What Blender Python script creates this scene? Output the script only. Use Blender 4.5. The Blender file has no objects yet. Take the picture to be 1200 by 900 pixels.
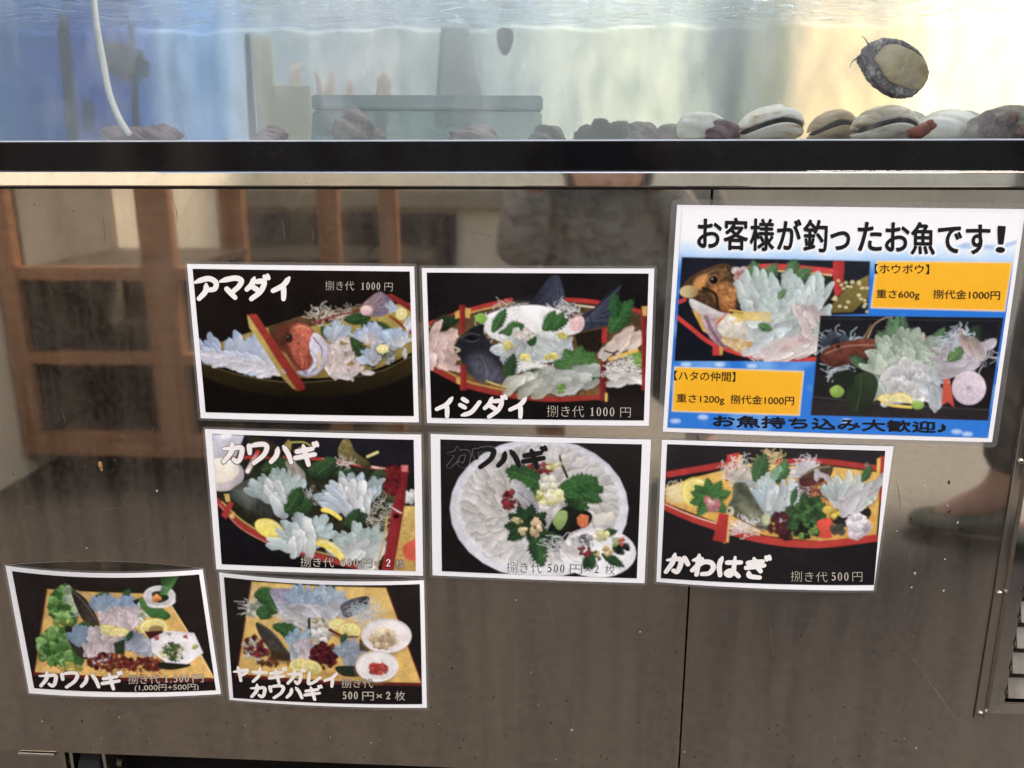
import bpy, bmesh, math, random
import numpy as np
from mathutils import Vector, Matrix

C = bpy.context.scene.collection
scene = bpy.context.scene
R = math.radians
random.seed(7)

# ------------------------------------------------------------------ camera
EYE = Vector((0.0, -0.7672, 0.72))
F0, PITCH, YAW, ROLL = 1004.66, 0.260190, -0.058129, -0.0010056     # focal length in pixels of a 1200 px wide frame
_cy, _sy, _cp, _sp = math.cos(YAW), math.sin(YAW), math.cos(PITCH), math.sin(PITCH)
FW = Vector((_sy*_cp, _cy*_cp, -_sp)); RT0 = Vector((_cy, -_sy, 0)); UP0 = RT0.cross(FW)
RT = math.cos(ROLL)*RT0 + math.sin(ROLL)*UP0
UP = math.cos(ROLL)*UP0 - math.sin(ROLL)*RT0
cd = bpy.data.cameras.new('camera'); cam = bpy.data.objects.new('camera', cd); C.objects.link(cam)
cd.sensor_width = 36; cd.lens = 36*F0/1200; cd.clip_start = 0.01; cd.clip_end = 200
cam.matrix_world = Matrix(((RT.x, UP.x, -FW.x, EYE.x), (RT.y, UP.y, -FW.y, EYE.y), (RT.z, UP.z, -FW.z, EYE.z), (0, 0, 0, 1)))
scene.camera = cam

# ------------------------------------------------------------------ world, sun, exposure
SUN_EL, SUN_AZ = R(56), R(120)          # azimuth clockwise from +y : the veiled sun stands high on the right
w = bpy.data.worlds.new('World'); scene.world = w; w.use_nodes = True
nt = w.node_tree; bg = nt.nodes['Background']
sky = nt.nodes.new('ShaderNodeTexSky'); sky.sky_type = 'NISHITA'; sky.sun_disc = False
sky.sun_elevation = SUN_EL; sky.sun_rotation = SUN_AZ; sky.air_density = 1.0; sky.dust_density = 3.0
nt.links.new(sky.outputs[0], bg.inputs[0]); bg.inputs[1].default_value = 0.15
sl = bpy.data.lights.new('sun', 'SUN'); sl.energy = 1.5; sl.angle = R(20); sl.color = (1, .95, .88)
so = bpy.data.objects.new('sun', sl); C.objects.link(so)
sd = Vector((math.sin(SUN_AZ)*math.cos(SUN_EL), math.cos(SUN_AZ)*math.cos(SUN_EL), math.sin(SUN_EL)))
so.rotation_euler = sd.to_track_quat('Z', 'Y').to_euler(); so.location = sd*6
# unseen lights added to the tank: warm right, cool left, one over the water
def area(name, loc, target, sx, sy, power, col):
    l = bpy.data.lights.new(name, 'AREA'); l.shape = 'RECTANGLE'; l.size = sx; l.size_y = sy; l.energy = power; l.color = col
    o = bpy.data.objects.new(name, l); C.objects.link(o); o.location = loc
    o.rotation_euler = (Vector(target)-Vector(loc)).to_track_quat('-Z', 'Y').to_euler()
    return o
area('added_warm_backlight', (0.62, 0.85, 0.86), (0.52, 0.42, 0.80), 0.35, 0.30, 5.4, (1, .94, .80))
area('added_cool_backlight', (-0.1, 0.95, 0.95), (-0.1, 0.42, 0.80), 0.9, 0.2, 5.0, (.95, .98, 1))
area('added_top_light', (0.1, 0.25, 1.12), (0.1, 0.2, 0.8), 1.3, 0.06, 3.8, (1, .97, .9))

scene.view_settings.view_transform = 'Standard'; scene.view_settings.look = 'None'
scene.view_settings.exposure = 1.42; scene.view_settings.gamma = 1.0
scene.render.engine = 'CYCLES'
cy = scene.cycles
cy.use_denoising = True; cy.max_bounces = 10; cy.transparent_max_bounces = 16; cy.glossy_bounces = 6
cy.volume_bounces = 1; cy.sample_clamp_indirect = 6; cy.caustics_reflective = False; cy.caustics_refractive = False

# ------------------------------------------------------------------ helpers
def s2l(c):
    c = np.asarray(c, float)/255.0
    return np.where(c <= .04045, c/12.92, ((c+.055)/1.055)**2.4)

def ray(px, py):
    d = FW + RT*((px-600)/F0) - UP*((py-450)/F0)
    return d
def at(px, py, y):
    d = ray(px, py); t = (y-EYE.y)/d.y
    return EYE + d*t
_E = np.array(EYE); _F = np.array(FW); _Rt = np.array(RT); _U = np.array(UP)
def project(P):
    v = P - _E; zc = v@_F
    return np.stack([600+F0*(v@_Rt)/zc, 450-F0*(v@_U)/zc], -1)
def unproject(px):
    px = np.asarray(px, float)
    d = _F + ((px[:, 0:1]-600)/F0)*_Rt - ((px[:, 1:2]-450)/F0)*_U
    return _E + d*((0-_E[1])/d[:, 1:2])

def tag(o, label=None, cat=None, group=None, kind=None):
    if label: o['label'] = label
    if cat: o['category'] = cat
    if group: o['group'] = group
    if kind: o['kind'] = kind
    return o
def empty(name, loc, label, cat, group=None):
    o = bpy.data.objects.new(name, None); C.objects.link(o); o.location = loc; o.empty_display_size = .05
    return tag(o, label, cat, group)
def link(name, me, mat, parent=None, smooth=False):
    o = bpy.data.objects.new(name, me); C.objects.link(o)
    for m in (mat if isinstance(mat, (list, tuple)) else [mat]): me.materials.append(m)
    if smooth: me.polygons.foreach_set('use_smooth', [True]*len(me.polygons))
    if parent is not None:
        o.parent = parent
        bpy.context.view_layer.update()
        o.matrix_parent_inverse = parent_world(parent).inverted()
    return o
def parent_world(p):
    m = Matrix.Translation(p.location) @ p.rotation_euler.to_matrix().to_4x4()
    if p.parent is not None:
        m = parent_world(p.parent) @ p.matrix_parent_inverse @ m
    return m
def from_bm(name, bm, mat, parent=None, smooth=False):
    me = bpy.data.meshes.new(name); bm.normal_update(); bm.to_mesh(me); bm.free()
    return link(name, me, mat, parent, smooth)
def box(bm, x0, x1, y0, y1, z0, z1, bevel=0.0, seg=2):
    vs = [bm.verts.new((x, y, z)) for x in (x0, x1) for y in (y0, y1) for z in (z0, z1)]
    fs = [bm.faces.new([vs[i] for i in f]) for f in ((0, 1, 3, 2), (4, 6, 7, 5), (0, 4, 5, 1), (2, 3, 7, 6), (0, 2, 6, 4), (1, 5, 7, 3))]
    if bevel:
        es = {e for f in fs for e in f.edges}
        bmesh.ops.bevel(bm, geom=list(es), offset=bevel, segments=seg, affect='EDGES', profile=.5)
def tube(bm, pts, r, n=10, cap=True):
    pts = [Vector(p) for p in pts]; rs = r if isinstance(r, (list, tuple)) else [r]*len(pts)
    rings = []; up = Vector((0, 1, 0))
    for i, p in enumerate(pts):
        t = (pts[min(i+1, len(pts)-1)]-pts[max(i-1, 0)]).normalized()
        if abs(t.dot(up)) > .95: up = Vector((1, 0, 0))
        a = t.cross(up).normalized(); b = t.cross(a)
        rings.append([bm.verts.new(p+rs[i]*(math.cos(2*math.pi*k/n)*a+math.sin(2*math.pi*k/n)*b)) for k in range(n)])
    for A, B in zip(rings, rings[1:]):
        for k in range(n): bm.faces.new((A[k], A[(k+1) % n], B[(k+1) % n], B[k]))
    if cap: bm.faces.new(rings[0][::-1]); bm.faces.new(rings[-1])
def catmull(pts, n=8, closed=False):
    P = [np.asarray(p, float) for p in pts]; out = []; m = len(P)
    rng = range(m) if closed else range(m-1)
    for i in rng:
        p0 = P[(i-1) % m] if closed or i > 0 else 2*P[0]-P[1]
        p1 = P[i]; p2 = P[(i+1) % m]
        p3 = P[(i+2) % m] if closed or i+2 < m else 2*P[-1]-P[-2]
        for k in range(n):
            t = k/n
            out.append(.5*((2*p1)+(-p0+p2)*t+(2*p0-5*p1+4*p2-p3)*t*t+(-p0+3*p1-3*p2+p3)*t**3))
    if not closed: out.append(P[-1])
    return np.array(out)

# ------------------------------------------------------------------ materials
class NT:
    def __init__(s, name):
        s.m = bpy.data.materials.new(name); s.m.use_nodes = True; s.t = s.m.node_tree
        s.b = s.t.nodes['Principled BSDF']; s.out = s.t.nodes['Material Output']
    def n(s, typ, **kw):
        nd = s.t.nodes.new('ShaderNode'+typ)
        for k, v in kw.items():
            if k.startswith('i_'):
                key = k[2:]; key = int(key) if key.isdigit() else key.replace('_', ' ')
                nd.inputs[key].default_value = v
            else: setattr(nd, k, v)
        return nd
    def l(s, a, b): s.t.links.new(a, b)
    def ramp(s, fac, stops, interp='LINEAR'):
        r = s.t.nodes.new('ShaderNodeValToRGB'); r.color_ramp.interpolation = interp
        e = r.color_ramp.elements
        while len(e) < len(stops): e.new(.5)
        for q, (p, c) in zip(e, stops):
            q.position = p; q.color = (*c, 1) if len(c) == 3 else c
        s.l(fac, r.inputs[0]); return r
    def noise(s, scale, detail=4, rough=.55, stretch=None, dist=0.0, coord='Object'):
        tc = s.n('TexCoord'); mp = s.n('Mapping')
        s.l(tc.outputs[coord], mp.inputs[0])
        if stretch: mp.inputs['Scale'].default_value = stretch
        nz = s.n('TexNoise', i_Scale=scale, i_Detail=detail, i_Roughness=rough, i_Distortion=dist)
        s.l(mp.outputs[0], nz.inputs['Vector']); return nz

def simple(name, col, rough=.5, metal=0.0, var=.12, scale=30, bump=0.0, spec=.5, stretch=None, bscale=None, bdist=.002):
    k = NT(name); nz = k.noise(scale, stretch=stretch)
    c = np.array(col); r = k.ramp(nz.outputs['Fac'], [(.3, tuple(np.clip(c*(1-var), 0, 1))), (.7, tuple(np.clip(c*(1+var), 0, 1)))])
    k.l(r.outputs[0], k.b.inputs['Base Color'])
    k.b.inputs['Roughness'].default_value = rough; k.b.inputs['Metallic'].default_value = metal
    k.b.inputs['Specular IOR Level'].default_value = spec
    if bump:
        n2 = k.noise(bscale or scale*3); bp = k.n('Bump', i_Strength=bump, i_Distance=bdist)
        k.l(n2.outputs['Fac'], bp.inputs['Height']); k.l(bp.outputs[0], k.b.inputs['Normal'])
    return k.m

def steel(name, rough=.12, base=.58, dust=.18, wave=.03, tint=(1, .925, .815)):
    k = NT(name)
    broad = k.noise(2.2, 3); streak = k.noise(5, 5, stretch=(9, 1, .6)); hair = k.noise(40, 3, stretch=(18, 1, .35)); fine = k.noise(160, 3); grit = k.noise(420, 2)
    b = np.array(tint)*base
    mixn = k.n('Math', operation='MULTIPLY_ADD', i_1=.5); h2 = k.n('Math', operation='MULTIPLY', i_1=.5); k.l(fine.outputs['Fac'], h2.inputs[0]); k.l(streak.outputs['Fac'], mixn.inputs[0]); k.l(h2.outputs[0], mixn.inputs[2])
    cr = k.ramp(mixn.outputs[0], [(.30, tuple(b*.80)), (.5, tuple(b)), (.70, tuple(b*1.12))])
    k.b.inputs['Metallic'].default_value = 1.0
    k.l(cr.outputs[0], k.b.inputs['Base Color'])
    ma = k.n('MapRange', i_1=.25, i_2=.8, i_3=rough*.7, i_4=rough*1.7); k.l(streak.outputs['Fac'], ma.inputs[0])
    ad = k.n('MapRange', i_1=.3, i_2=.8, i_3=-.008, i_4=.03); k.l(hair.outputs['Fac'], ad.inputs[0])
    sm = k.n('Math', operation='ADD'); k.l(ma.outputs[0], sm.inputs[0]); k.l(ad.outputs[0], sm.inputs[1])
    k.l(sm.outputs[0], k.b.inputs['Roughness'])
    bp = k.n('Bump', i_Strength=wave, i_Distance=.02); k.l(broad.outputs['Fac'], bp.inputs['Height'])
    bp2 = k.n('Bump', i_Strength=.004, i_Distance=.0006); k.l(fine.outputs['Fac'], bp2.inputs['Height']); k.l(bp.outputs[0], bp2.inputs['Normal'])
    k.l(bp2.outputs[0], k.b.inputs['Normal'])
    if dust:
        df = k.n('BsdfDiffuse'); df.inputs[0].default_value = (.15, .12, .09, 1)
        mx = k.n('MixShader')
        f1 = k.n('MapRange', i_1=.35, i_2=.75, i_3=dust*.25, i_4=dust*2.1); k.l(streak.outputs['Fac'], f1.inputs[0])
        f2 = k.n('MapRange', i_1=.66, i_2=.74, i_3=0.0, i_4=.35); k.l(grit.outputs['Fac'], f2.inputs[0])
        f3 = k.n('MapRange', i_1=.4, i_2=.75, i_3=0.0, i_4=dust); k.l(fine.outputs['Fac'], f3.inputs[0])
        a = k.n('Math', operation='ADD', use_clamp=True); k.l(f1.outputs[0], a.inputs[0]); k.l(f2.outputs[0], a.inputs[1])
        wipe = k.noise(7, 3, .6, stretch=(1, 1, .8), dist=2.2); f4 = k.n('MapRange', i_1=.52, i_2=.72, i_3=0.0, i_4=dust*1.1); k.l(wipe.outputs['Fac'], f4.inputs[0])
        drip = k.noise(11, 3, .5, stretch=(6, 1, .35)); f5 = k.n('MapRange', i_1=.60, i_2=.74, i_3=0.0, i_4=dust*.6); k.l(drip.outputs['Fac'], f5.inputs[0])
        a3 = k.n('Math', operation='ADD'); k.l(f4.outputs[0], a3.inputs[0]); k.l(f5.outputs[0], a3.inputs[1]); a4 = k.n('Math', operation='ADD'); k.l(a.outputs[0], a4.inputs[0]); k.l(a3.outputs[0], a4.inputs[1])
        a2 = k.n('Math', operation='ADD', use_clamp=True); k.l(a4.outputs[0], a2.inputs[0]); k.l(f3.outputs[0], a2.inputs[1])
        k.l(a2.outputs[0], mx.inputs[0]); k.l(k.b.outputs[0], mx.inputs[1]); k.l(df.outputs[0], mx.inputs[2]); k.l(mx.outputs[0], k.out.inputs[0])
    return k.m

M = {}
M['steel'] = steel('brushed_steel', .030, .60, .12, .02)
M['trim'] = steel('polished_steel', .035, .80, .06, .02, (1, .96, .88))
M['slat'] = steel('slat_steel', .3, .62, .25, .02)
M['vent'] = steel('vent_steel', .10, .62, .12, .02)
M['black'] = simple('black_plastic', (.005, .005, .006), .10, var=.3, scale=60, spec=.22)
M['rubber'] = simple('black_rubber', (.02, .02, .02), .6, var=.3)
M['wood'] = simple('brown_wood', (.30, .14, .066), .45, var=.22, scale=9, stretch=(1, 1, 8))
M['shelfboard'] = simple('dark_board', (.07, .05, .035), .5, var=.3)
M['wall'] = simple('beige_plaster', (.74, .64, .47), .9, var=.10, scale=5, bump=.2, bscale=80)
M['band'] = simple('dark_window_band', (.03, .03, .032), .25, var=.4, scale=12)
k = NT('light_painted_pavement')                    # sunlight painted into the colour: paler farther out
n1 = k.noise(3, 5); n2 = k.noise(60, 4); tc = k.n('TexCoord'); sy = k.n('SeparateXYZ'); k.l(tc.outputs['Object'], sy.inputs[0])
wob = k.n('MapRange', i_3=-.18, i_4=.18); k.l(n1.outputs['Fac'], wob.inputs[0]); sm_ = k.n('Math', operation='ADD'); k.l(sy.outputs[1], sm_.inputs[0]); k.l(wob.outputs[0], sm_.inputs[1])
sunlit = k.n('MapRange', interpolation_type='SMOOTHSTEP', i_1=-.66, i_2=-1.16, i_3=0.0, i_4=1.0); k.l(sm_.outputs[0], sunlit.inputs[0])
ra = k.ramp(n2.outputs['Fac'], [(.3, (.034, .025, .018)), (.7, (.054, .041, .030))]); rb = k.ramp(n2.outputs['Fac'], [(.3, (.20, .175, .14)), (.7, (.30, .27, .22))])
mxc = k.n('Mix', data_type='RGBA'); k.l(sunlit.outputs[0], mxc.inputs[0]); k.l(ra.outputs[0], mxc.inputs[6]); k.l(rb.outputs[0], mxc.inputs[7]); wx = k.n('Math', operation='ADD'); k.l(sy.outputs[0], wx.inputs[0]); k.l(wob.outputs[0], wx.inputs[1])
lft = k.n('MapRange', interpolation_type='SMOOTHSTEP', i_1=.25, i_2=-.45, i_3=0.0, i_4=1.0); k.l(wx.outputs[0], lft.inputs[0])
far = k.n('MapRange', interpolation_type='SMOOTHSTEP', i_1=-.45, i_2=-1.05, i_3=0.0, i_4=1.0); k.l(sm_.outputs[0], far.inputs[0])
rack_shade = k.n('Math', operation='MULTIPLY'); k.l(lft.outputs[0], rack_shade.inputs[0]); k.l(far.outputs[0], rack_shade.inputs[1])  # shade round the rack, painted dark into the ground colour
mxw = k.n('Mix', data_type='RGBA'); mxw.inputs[7].default_value = (.011, .009, .0075, 1); k.l(rack_shade.outputs[0], mxw.inputs[0]); k.l(mxc.outputs[2], mxw.inputs[6])
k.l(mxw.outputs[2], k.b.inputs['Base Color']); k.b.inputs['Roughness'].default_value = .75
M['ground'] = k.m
M['white'] = simple('white_paper', (.80, .79, .80), .35, var=.01, scale=12)
M['ink_white'] = simple('white_print', (.78, .74, .71), .3, spec=.15, var=.02)
M['ink_black'] = simple('black_print', (.012, .011, .012), .3, spec=.15, var=.05)
M['ink_beige'] = simple('beige_print', (.50, .45, .38), .3, spec=.15, var=.03)
M['ink_grey'] = simple('grey_print', (.075, .068, .066), .3, spec=.15, var=.03)
M['ink_dim'] = simple('dim_print', (.42, .35, .30), .3, spec=.15, var=.05)
M['ink_edge'] = simple('brown_edge_ink', (.045, .035, .03), .3, spec=.15, var=.05)
M['screw'] = simple('screw_steel', (.55, .5, .42), .25, metal=1, var=.1)

k = NT('printed_photo')
att = k.n('Attribute', attribute_name='Col'); k.l(att.outputs['Color'], k.b.inputs['Base Color'])
nz = k.noise(500, 2); mr = k.n('MapRange', i_3=.10, i_4=.22); k.l(nz.outputs['Fac'], mr.inputs[0]); k.l(mr.outputs[0], k.b.inputs['Roughness'])
k.b.inputs['Specular IOR Level'].default_value = .22
M['print'] = k.m

k = NT('laminate_film')
tr = k.n('BsdfTransparent'); tr.inputs[0].default_value = (.93, .93, .92, 1)
k.b.inputs['Base Color'].default_value = (.75, .75, .74, 1)
nz = k.noise(300, 2); mr = k.n('MapRange', i_3=.1, i_4=.3); k.l(nz.outputs['Fac'], mr.inputs[0]); k.l(mr.outputs[0], k.b.inputs['Roughness'])
mx = k.n('MixShader', i_0=.10); k.l(tr.outputs[0], mx.inputs[1]); k.l(k.b.outputs[0], mx.inputs[2]); k.l(mx.outputs[0], k.out.inputs[0])
M['film'] = k.m

# ------------------------------------------------------------------ the setting outside : ground, walls, shelf, people (all seen only mirrored in the steel)
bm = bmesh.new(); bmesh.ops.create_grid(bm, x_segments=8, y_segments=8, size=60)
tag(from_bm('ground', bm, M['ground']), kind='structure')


CZ = EYE.z
# ------------------------------------------------------------------ the steel cabinet
Z_BOT, Z_PTOP, Z_TTOP, Z_RTOP = CZ-.6255, CZ-.0285, CZ-.0132, CZ+.0123
XL, XR, SEAM = -.64, 1.05, .1288
cab = empty('steel_cabinet', (.2, .3, 0), 'long stainless steel cabinet under the fish tank, its front covered with posters', 'cabinet')
def panel(x0, x1, roundl=False):
    bm = bmesh.new(); prof = []
    if roundl:
        for a in range(0, 91, 15): prof.append((x0+.010-.010*math.cos(R(a))*1.0, .010-.010*math.sin(R(a))))
        prof = [(x0, .05)]+prof
    else: prof = [(x0, .012), (x0, .0006), (x0+.0006, 0)]
    prof += [(x1-.0006, 0), (x1, .0006), (x1, .012)]
    cols = [[bm.verts.new((x, y, z)) for x, y in prof] for z in (Z_BOT, Z_PTOP)]
    for i in range(len(prof)-1): bm.faces.new((cols[0][i], cols[0][i+1], cols[1][i+1], cols[1][i]))
    fl = [bm.verts.new((x, max(y, .03), Z_BOT)) for x, y in prof]
    for i in range(len(prof)-1): bm.faces.new((fl[i], fl[i+1], cols[0][i+1], cols[0][i]))
    return from_bm('front_panel', bm, M['steel'], cab)
panel(XL, SEAM-.0008, True); panel(SEAM+.0008, XR)
bm = bmesh.new(); box(bm, XL+.004, XR, .05, .55, Z_BOT+.004, Z_TTOP-.003)
from_bm('cabinet_body', bm, M['black'], cab)
bm = bmesh.new(); box(bm, XL-.01, XR, -.004, .03, Z_PTOP+.0022, Z_TTOP, .0012, 3)
for v in bm.verts:
    if v.co.y < .01: v.co.y -= .0014*(Z_TTOP-v.co.z)/.0126     # its face leans back a little
from_bm('top_trim', bm, M['trim'], cab)
bm = bmesh.new(); box(bm, XL-.002, XR, .001, .03, Z_PTOP-.0005, Z_PTOP+.0022)
from_bm('trim_gap', bm, M['rubber'], cab)

# vent cover on the right
VX, VZ = .4165, CZ-.5425
vent = bpy.data.objects.new('vent_cover', None); C.objects.link(vent); vent.parent = cab; vent.location = (VX-.2, -.3, VZ)
tag(vent, 'screwed-on louvred vent cover')
bm = bmesh.new()
box(bm, VX, VX+.0085, -.0022, -.0004, VZ, CZ-.06, .0005)
box(bm, VX+.0087, .9, -.0022, -.0004, VZ, VZ+.008, .0005)
from_bm('flange', bm, M['vent'], vent)
bm = bmesh.new()          # bent inner step that stands out from the cabinet
vs = [bm.verts.new(p) for p in [(VX+.0085, -.0016, VZ+.008), (VX+.0085, -.0016, CZ-.06), (VX+.0105, -.0062, CZ-.06), (VX+.0105, -.0062, VZ+.010), (VX+.0235, -.0072, CZ-.06), (VX+.0235, -.0072, VZ+.022), (.9, -.0016, VZ+.008), (.9, -.0062, VZ+.010), (.9, -.0072, VZ+.022)]]
for f in ((0, 3, 2, 1), (2, 3, 5, 4), (0, 6, 7, 3), (3, 7, 8, 5)): bm.faces.new([vs[i] for i in f])
from_bm('raised_frame', bm, M['trim'], vent)
for i in range(14):
    z = VZ+.0285+i*.0275
    bm = bmesh.new(); prof = [(-.0062, z), (-.0125, z+.003), (-.0055, z+.0215), (.004, z+.025), (.005, z+.023), (-.0045, z+.0195), (-.0105, z+.0035), (-.0057, z+.0015)]
    a = [bm.verts.new((VX+.0238, y, zz)) for y, zz in prof]; b = [bm.verts.new((.9, y, zz)) for y, zz in prof]
    for j in range(8): bm.faces.new((a[j], a[(j+1) % 8], b[(j+1) % 8], b[j]))
    bm.faces.new(a[::-1]); bm.faces.new(b)
    bmesh.ops.recalc_face_normals(bm, faces=bm.faces[:])
    from_bm('louvre_slat', bm, M['slat'], vent)
bm = bmesh.new(); box(bm, VX+.0238, .9, .0055, .007, VZ+.01, CZ-.06); from_bm('dark_backing', bm, M['rubber'], vent)
bm = bmesh.new(); box(bm, VX+.0238, .9, -.0070, -.004, VZ+.0215, VZ+.0235); from_bm('louvre_sill', bm, M['trim'], vent)
for q in ((1188.5, 540.5), (1163.5, 695), (1140.5, 835.5)):
    p = at(q[0], q[1], -.002); p.x = VX+.0045
    bm = bmesh.new()
    tube(bm, [(p.x, -.0021, p.z), (p.x, -.0036, p.z), (p.x, -.0044, p.z)], [.0030, .0028, .0019], 16)
    tube(bm, [(p.x, -.0043, p.z), (p.x, -.00465, p.z)], .0011, 8)
    s = from_bm('screw', bm, [M['screw'], M['rubber']], vent)
    for f in s.data.polygons:
        if f.center.y < -.00445: f.material_index = 1

# corner bracket and caster under the left end
bm = bmesh.new()
box(bm, -.583, -.5425, -.003, .09, Z_BOT-.0042, Z_BOT-.0012, .0006)
from_bm('mounting_plate', bm, M['trim'], cab)
for cx in (-.527, .95):
    cas = bpy.data.objects.new('caster', None); C.objects.link(cas); cas.parent = cab; cas.location = (cx-.2, -.24, 0)
    wz = .036
    bm = bmesh.new(); tube(bm, [(cx-.013, .06, wz), (cx-.011, .06, wz), (cx+.011, .06, wz), (cx+.013, .06, wz)], [.033, .036, .036, .033], 28)
    from_bm('wheel', bm, M['rubber'], cas, False)
    bm = bmesh.new(); box(bm, cx-.021, cx-.017, .03, .085, wz-.01, Z_BOT-.0065, .001); box(bm, cx+.017, cx+.021, .03, .085, wz-.01, Z_BOT-.0065, .001); box(bm, cx-.0215, cx+.0215, .028, .088, Z_BOT-.0062, Z_BOT-.0044)
    from_bm('fork', bm, M['trim'], cas)
    bm = bmesh.new(); tube(bm, [(cx-.024, .06, wz), (cx+.024, .06, wz)], .006, 14); from_bm('axle', bm, M['screw'], cas)

bm = bmesh.new(); box(bm, -.575, XR, .46, .49, .0005, Z_BOT-.001); from_bm('gap_blackout', bm, M['rubber'], cab)  # added dark board that hides the skylit ground beneath the cabinet
bm = bmesh.new(); box(bm, XL, -.556, .035, .30, .0005, Z_BOT-.006, .004); from_bm('leg_plate', bm, M['vent'], cab)
# specks, chips and one long scratch on the steel
rs = random.Random(3)
M['chip'] = simple('pale_chips', (.62, .58, .5), .5); M['speck'] = simple('dark_specks', (.02, .017, .014), .7); M['stain'] = simple('rust_stain', (.33, .19, .06), .7)
bm = bmesh.new(); mats = []
def disc(bm, x, z, r, asp, ang, mi, y=-.00025):
    n = 9; vs = []
    for i in range(n):
        a = 2*math.pi*i/n; rr = r*rs.uniform(.75, 1.2)
        u, v = rr*math.cos(a)*asp, rr*math.sin(a)
        vs.append(bm.verts.new((x+u*math.cos(ang)-v*math.sin(ang), y, z+u*math.sin(ang)+v*math.cos(ang))))
    f = bm.faces.new(vs[::-1]); f.material_index = mi
for i in range(330):
    x = rs.uniform(-.55, .41); z = Z_BOT+.006+abs(rs.gauss(0, .07)) if rs.random() < .72 else rs.uniform(Z_BOT, Z_PTOP-.01)
    if z > Z_PTOP-.01: continue
    disc(bm, x, z, rs.choice([.00022, .0003, .0004, .0006]), rs.uniform(1, 2.2), rs.uniform(0, 3), 1 if rs.random() < .86 else 0, -.0002-.0000008*i)
for (px, py) in [(1122, 612), (1082, 568), (1110, 592), (1051, 622), (1107, 655), (1072, 672), (1068, 688), (1072, 671), (1091, 525), (670, 855), (605, 703), (750, 740), (140, 840), (50, 845), (184, 575), (102, 642)]:
    p = at(px, py, 0); disc(bm, p.x, p.z, rs.uniform(.0005, .0009), 1.5, rs.uniform(0, 3), 0, -.0006)
for (px, py, r) in [(118, 545, .004), (119, 549, .0025)]:
    p = at(px, py, 0); disc(bm, p.x, p.z, r, .55, 0, 2, -.0007)
for (px, py) in [(96, 845), (75, 775), (530, 783), (1112, 565), (1068, 608), (1112, 600)]:
    p = at(px, py, 0); disc(bm, p.x, p.z, .0010, 1.8, rs.uniform(0, 3), 1, -.0005)
o = from_bm('dirt_specks', bm, [M['chip'], M['speck'], M['stain']], cab); tag(o, kind='stuff')
bm = bmesh.new()
def scratch(bm, a, b, wd, y=-.0002):
    a = at(*a, 0); b = at(*b, 0); d = (b-a).normalized(); n = Vector((-d.z, 0, d.x))*wd
    m = (a+b)/2 + n*2
    vs = [bm.verts.new((p.x, y, p.z)) for p in (a, m-n, b, m+n)]
    bm.faces.new(vs); 
scratch(bm, (1043, 735), (1158, 900), .0007)
for a, b in [((190, 500), (202, 520)), ((182, 498), (176, 508)), ((140, 580), (152, 600)), ((110, 600), (145, 594)), ((70, 475), (78, 500)), ((365, 265), (367, 285)), ((330, 255), (334, 285)), ((205, 238), (208, 262)), ((1063, 660), (1068, 640)), ((560, 258), (583, 247)), ((548, 272), (581, 279)), ((30, 470), (52, 486)), ((12, 590), (60, 602)), ((60, 610), (84, 640)), ((150, 640), (176, 628)), ((120, 250), (123, 290)), ((640, 700), (652, 742)), ((560, 740), (590, 752)), ((900, 720), (906, 770)), ((1050, 560), (1056, 600)), ((940, 780), (980, 790)), ((700, 800), (716, 830))]: scratch(bm, a, b, .0003, -.00021)
sc = from_bm('scratches', bm, simple('scratched_steel', (.12, .10, .08), .6), cab); tag(sc, kind='stuff')

# ------------------------------------------------------------------ the fish tank
TD = .42
tank = empty('fish_tank', (.2, .2, Z_RTOP), 'clear acrylic fish tank full of water with a black base rail, on the steel cabinet', 'fish tank')
FZ = Z_RTOP+.001
TX0, TX1 = -.80, 1.0
WZ = CZ+.158
bm = bmesh.new(); box(bm, XL-.3, XR, .0, .03, Z_TTOP+.0006, Z_RTOP, .0008); from_bm('base_rail', bm, M['black'], tank)
bm = bmesh.new(); box(bm, TX0, TX1, .0302, TD+.03, Z_TTOP+.001, FZ); from_bm('floor_board', bm, simple('pale_tank_floor', (.55, .55, .5), .4), tank)
bm = bmesh.new(); box(bm, TX0, TX1, .0009, .0028, Z_RTOP-.0002, Z_RTOP+.0011); from_bm('silicone_seam', bm, simple('clear_silicone', (.5, .55, .6), .3), tank)
k = NT('clear_acrylic')
tr = k.n('BsdfTransparent'); tr.inputs[0].default_value = (.95, .975, .985, 1)
gl = k.n('BsdfGlossy'); gl.inputs['Roughness'].default_value = .04
lw = k.n('LayerWeight', i_Blend=.12)
sm = k.noise(16, 5, .65, stretch=(1, 1, .4)); mr = k.n('MapRange', i_1=.48, i_2=.80, i_3=0.0, i_4=.19); k.l(sm.outputs['Fac'], mr.inputs[0])
df = k.n('BsdfDiffuse'); df.inputs[0].default_value = (.84, .87, .9, 1)
mx = k.n('MixShader'); k.l(lw.outputs['Fresnel'], mx.inputs[0]); k.l(tr.outputs[0], mx.inputs[1]); k.l(gl.outputs[0], mx.inputs[2])
mx2 = k.n('MixShader'); k.l(mr.outputs[0], mx2.inputs[0]); k.l(mx.outputs[0], mx2.inputs[1]); k.l(df.outputs[0], mx2.inputs[2]); k.l(mx2.outputs[0], k.out.inputs[0])
bm = bmesh.new(); box(bm, TX0, TX1, .003, .010, Z_RTOP+.0004, CZ+.30); from_bm('front_pane', bm, k.m, tank)

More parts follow.
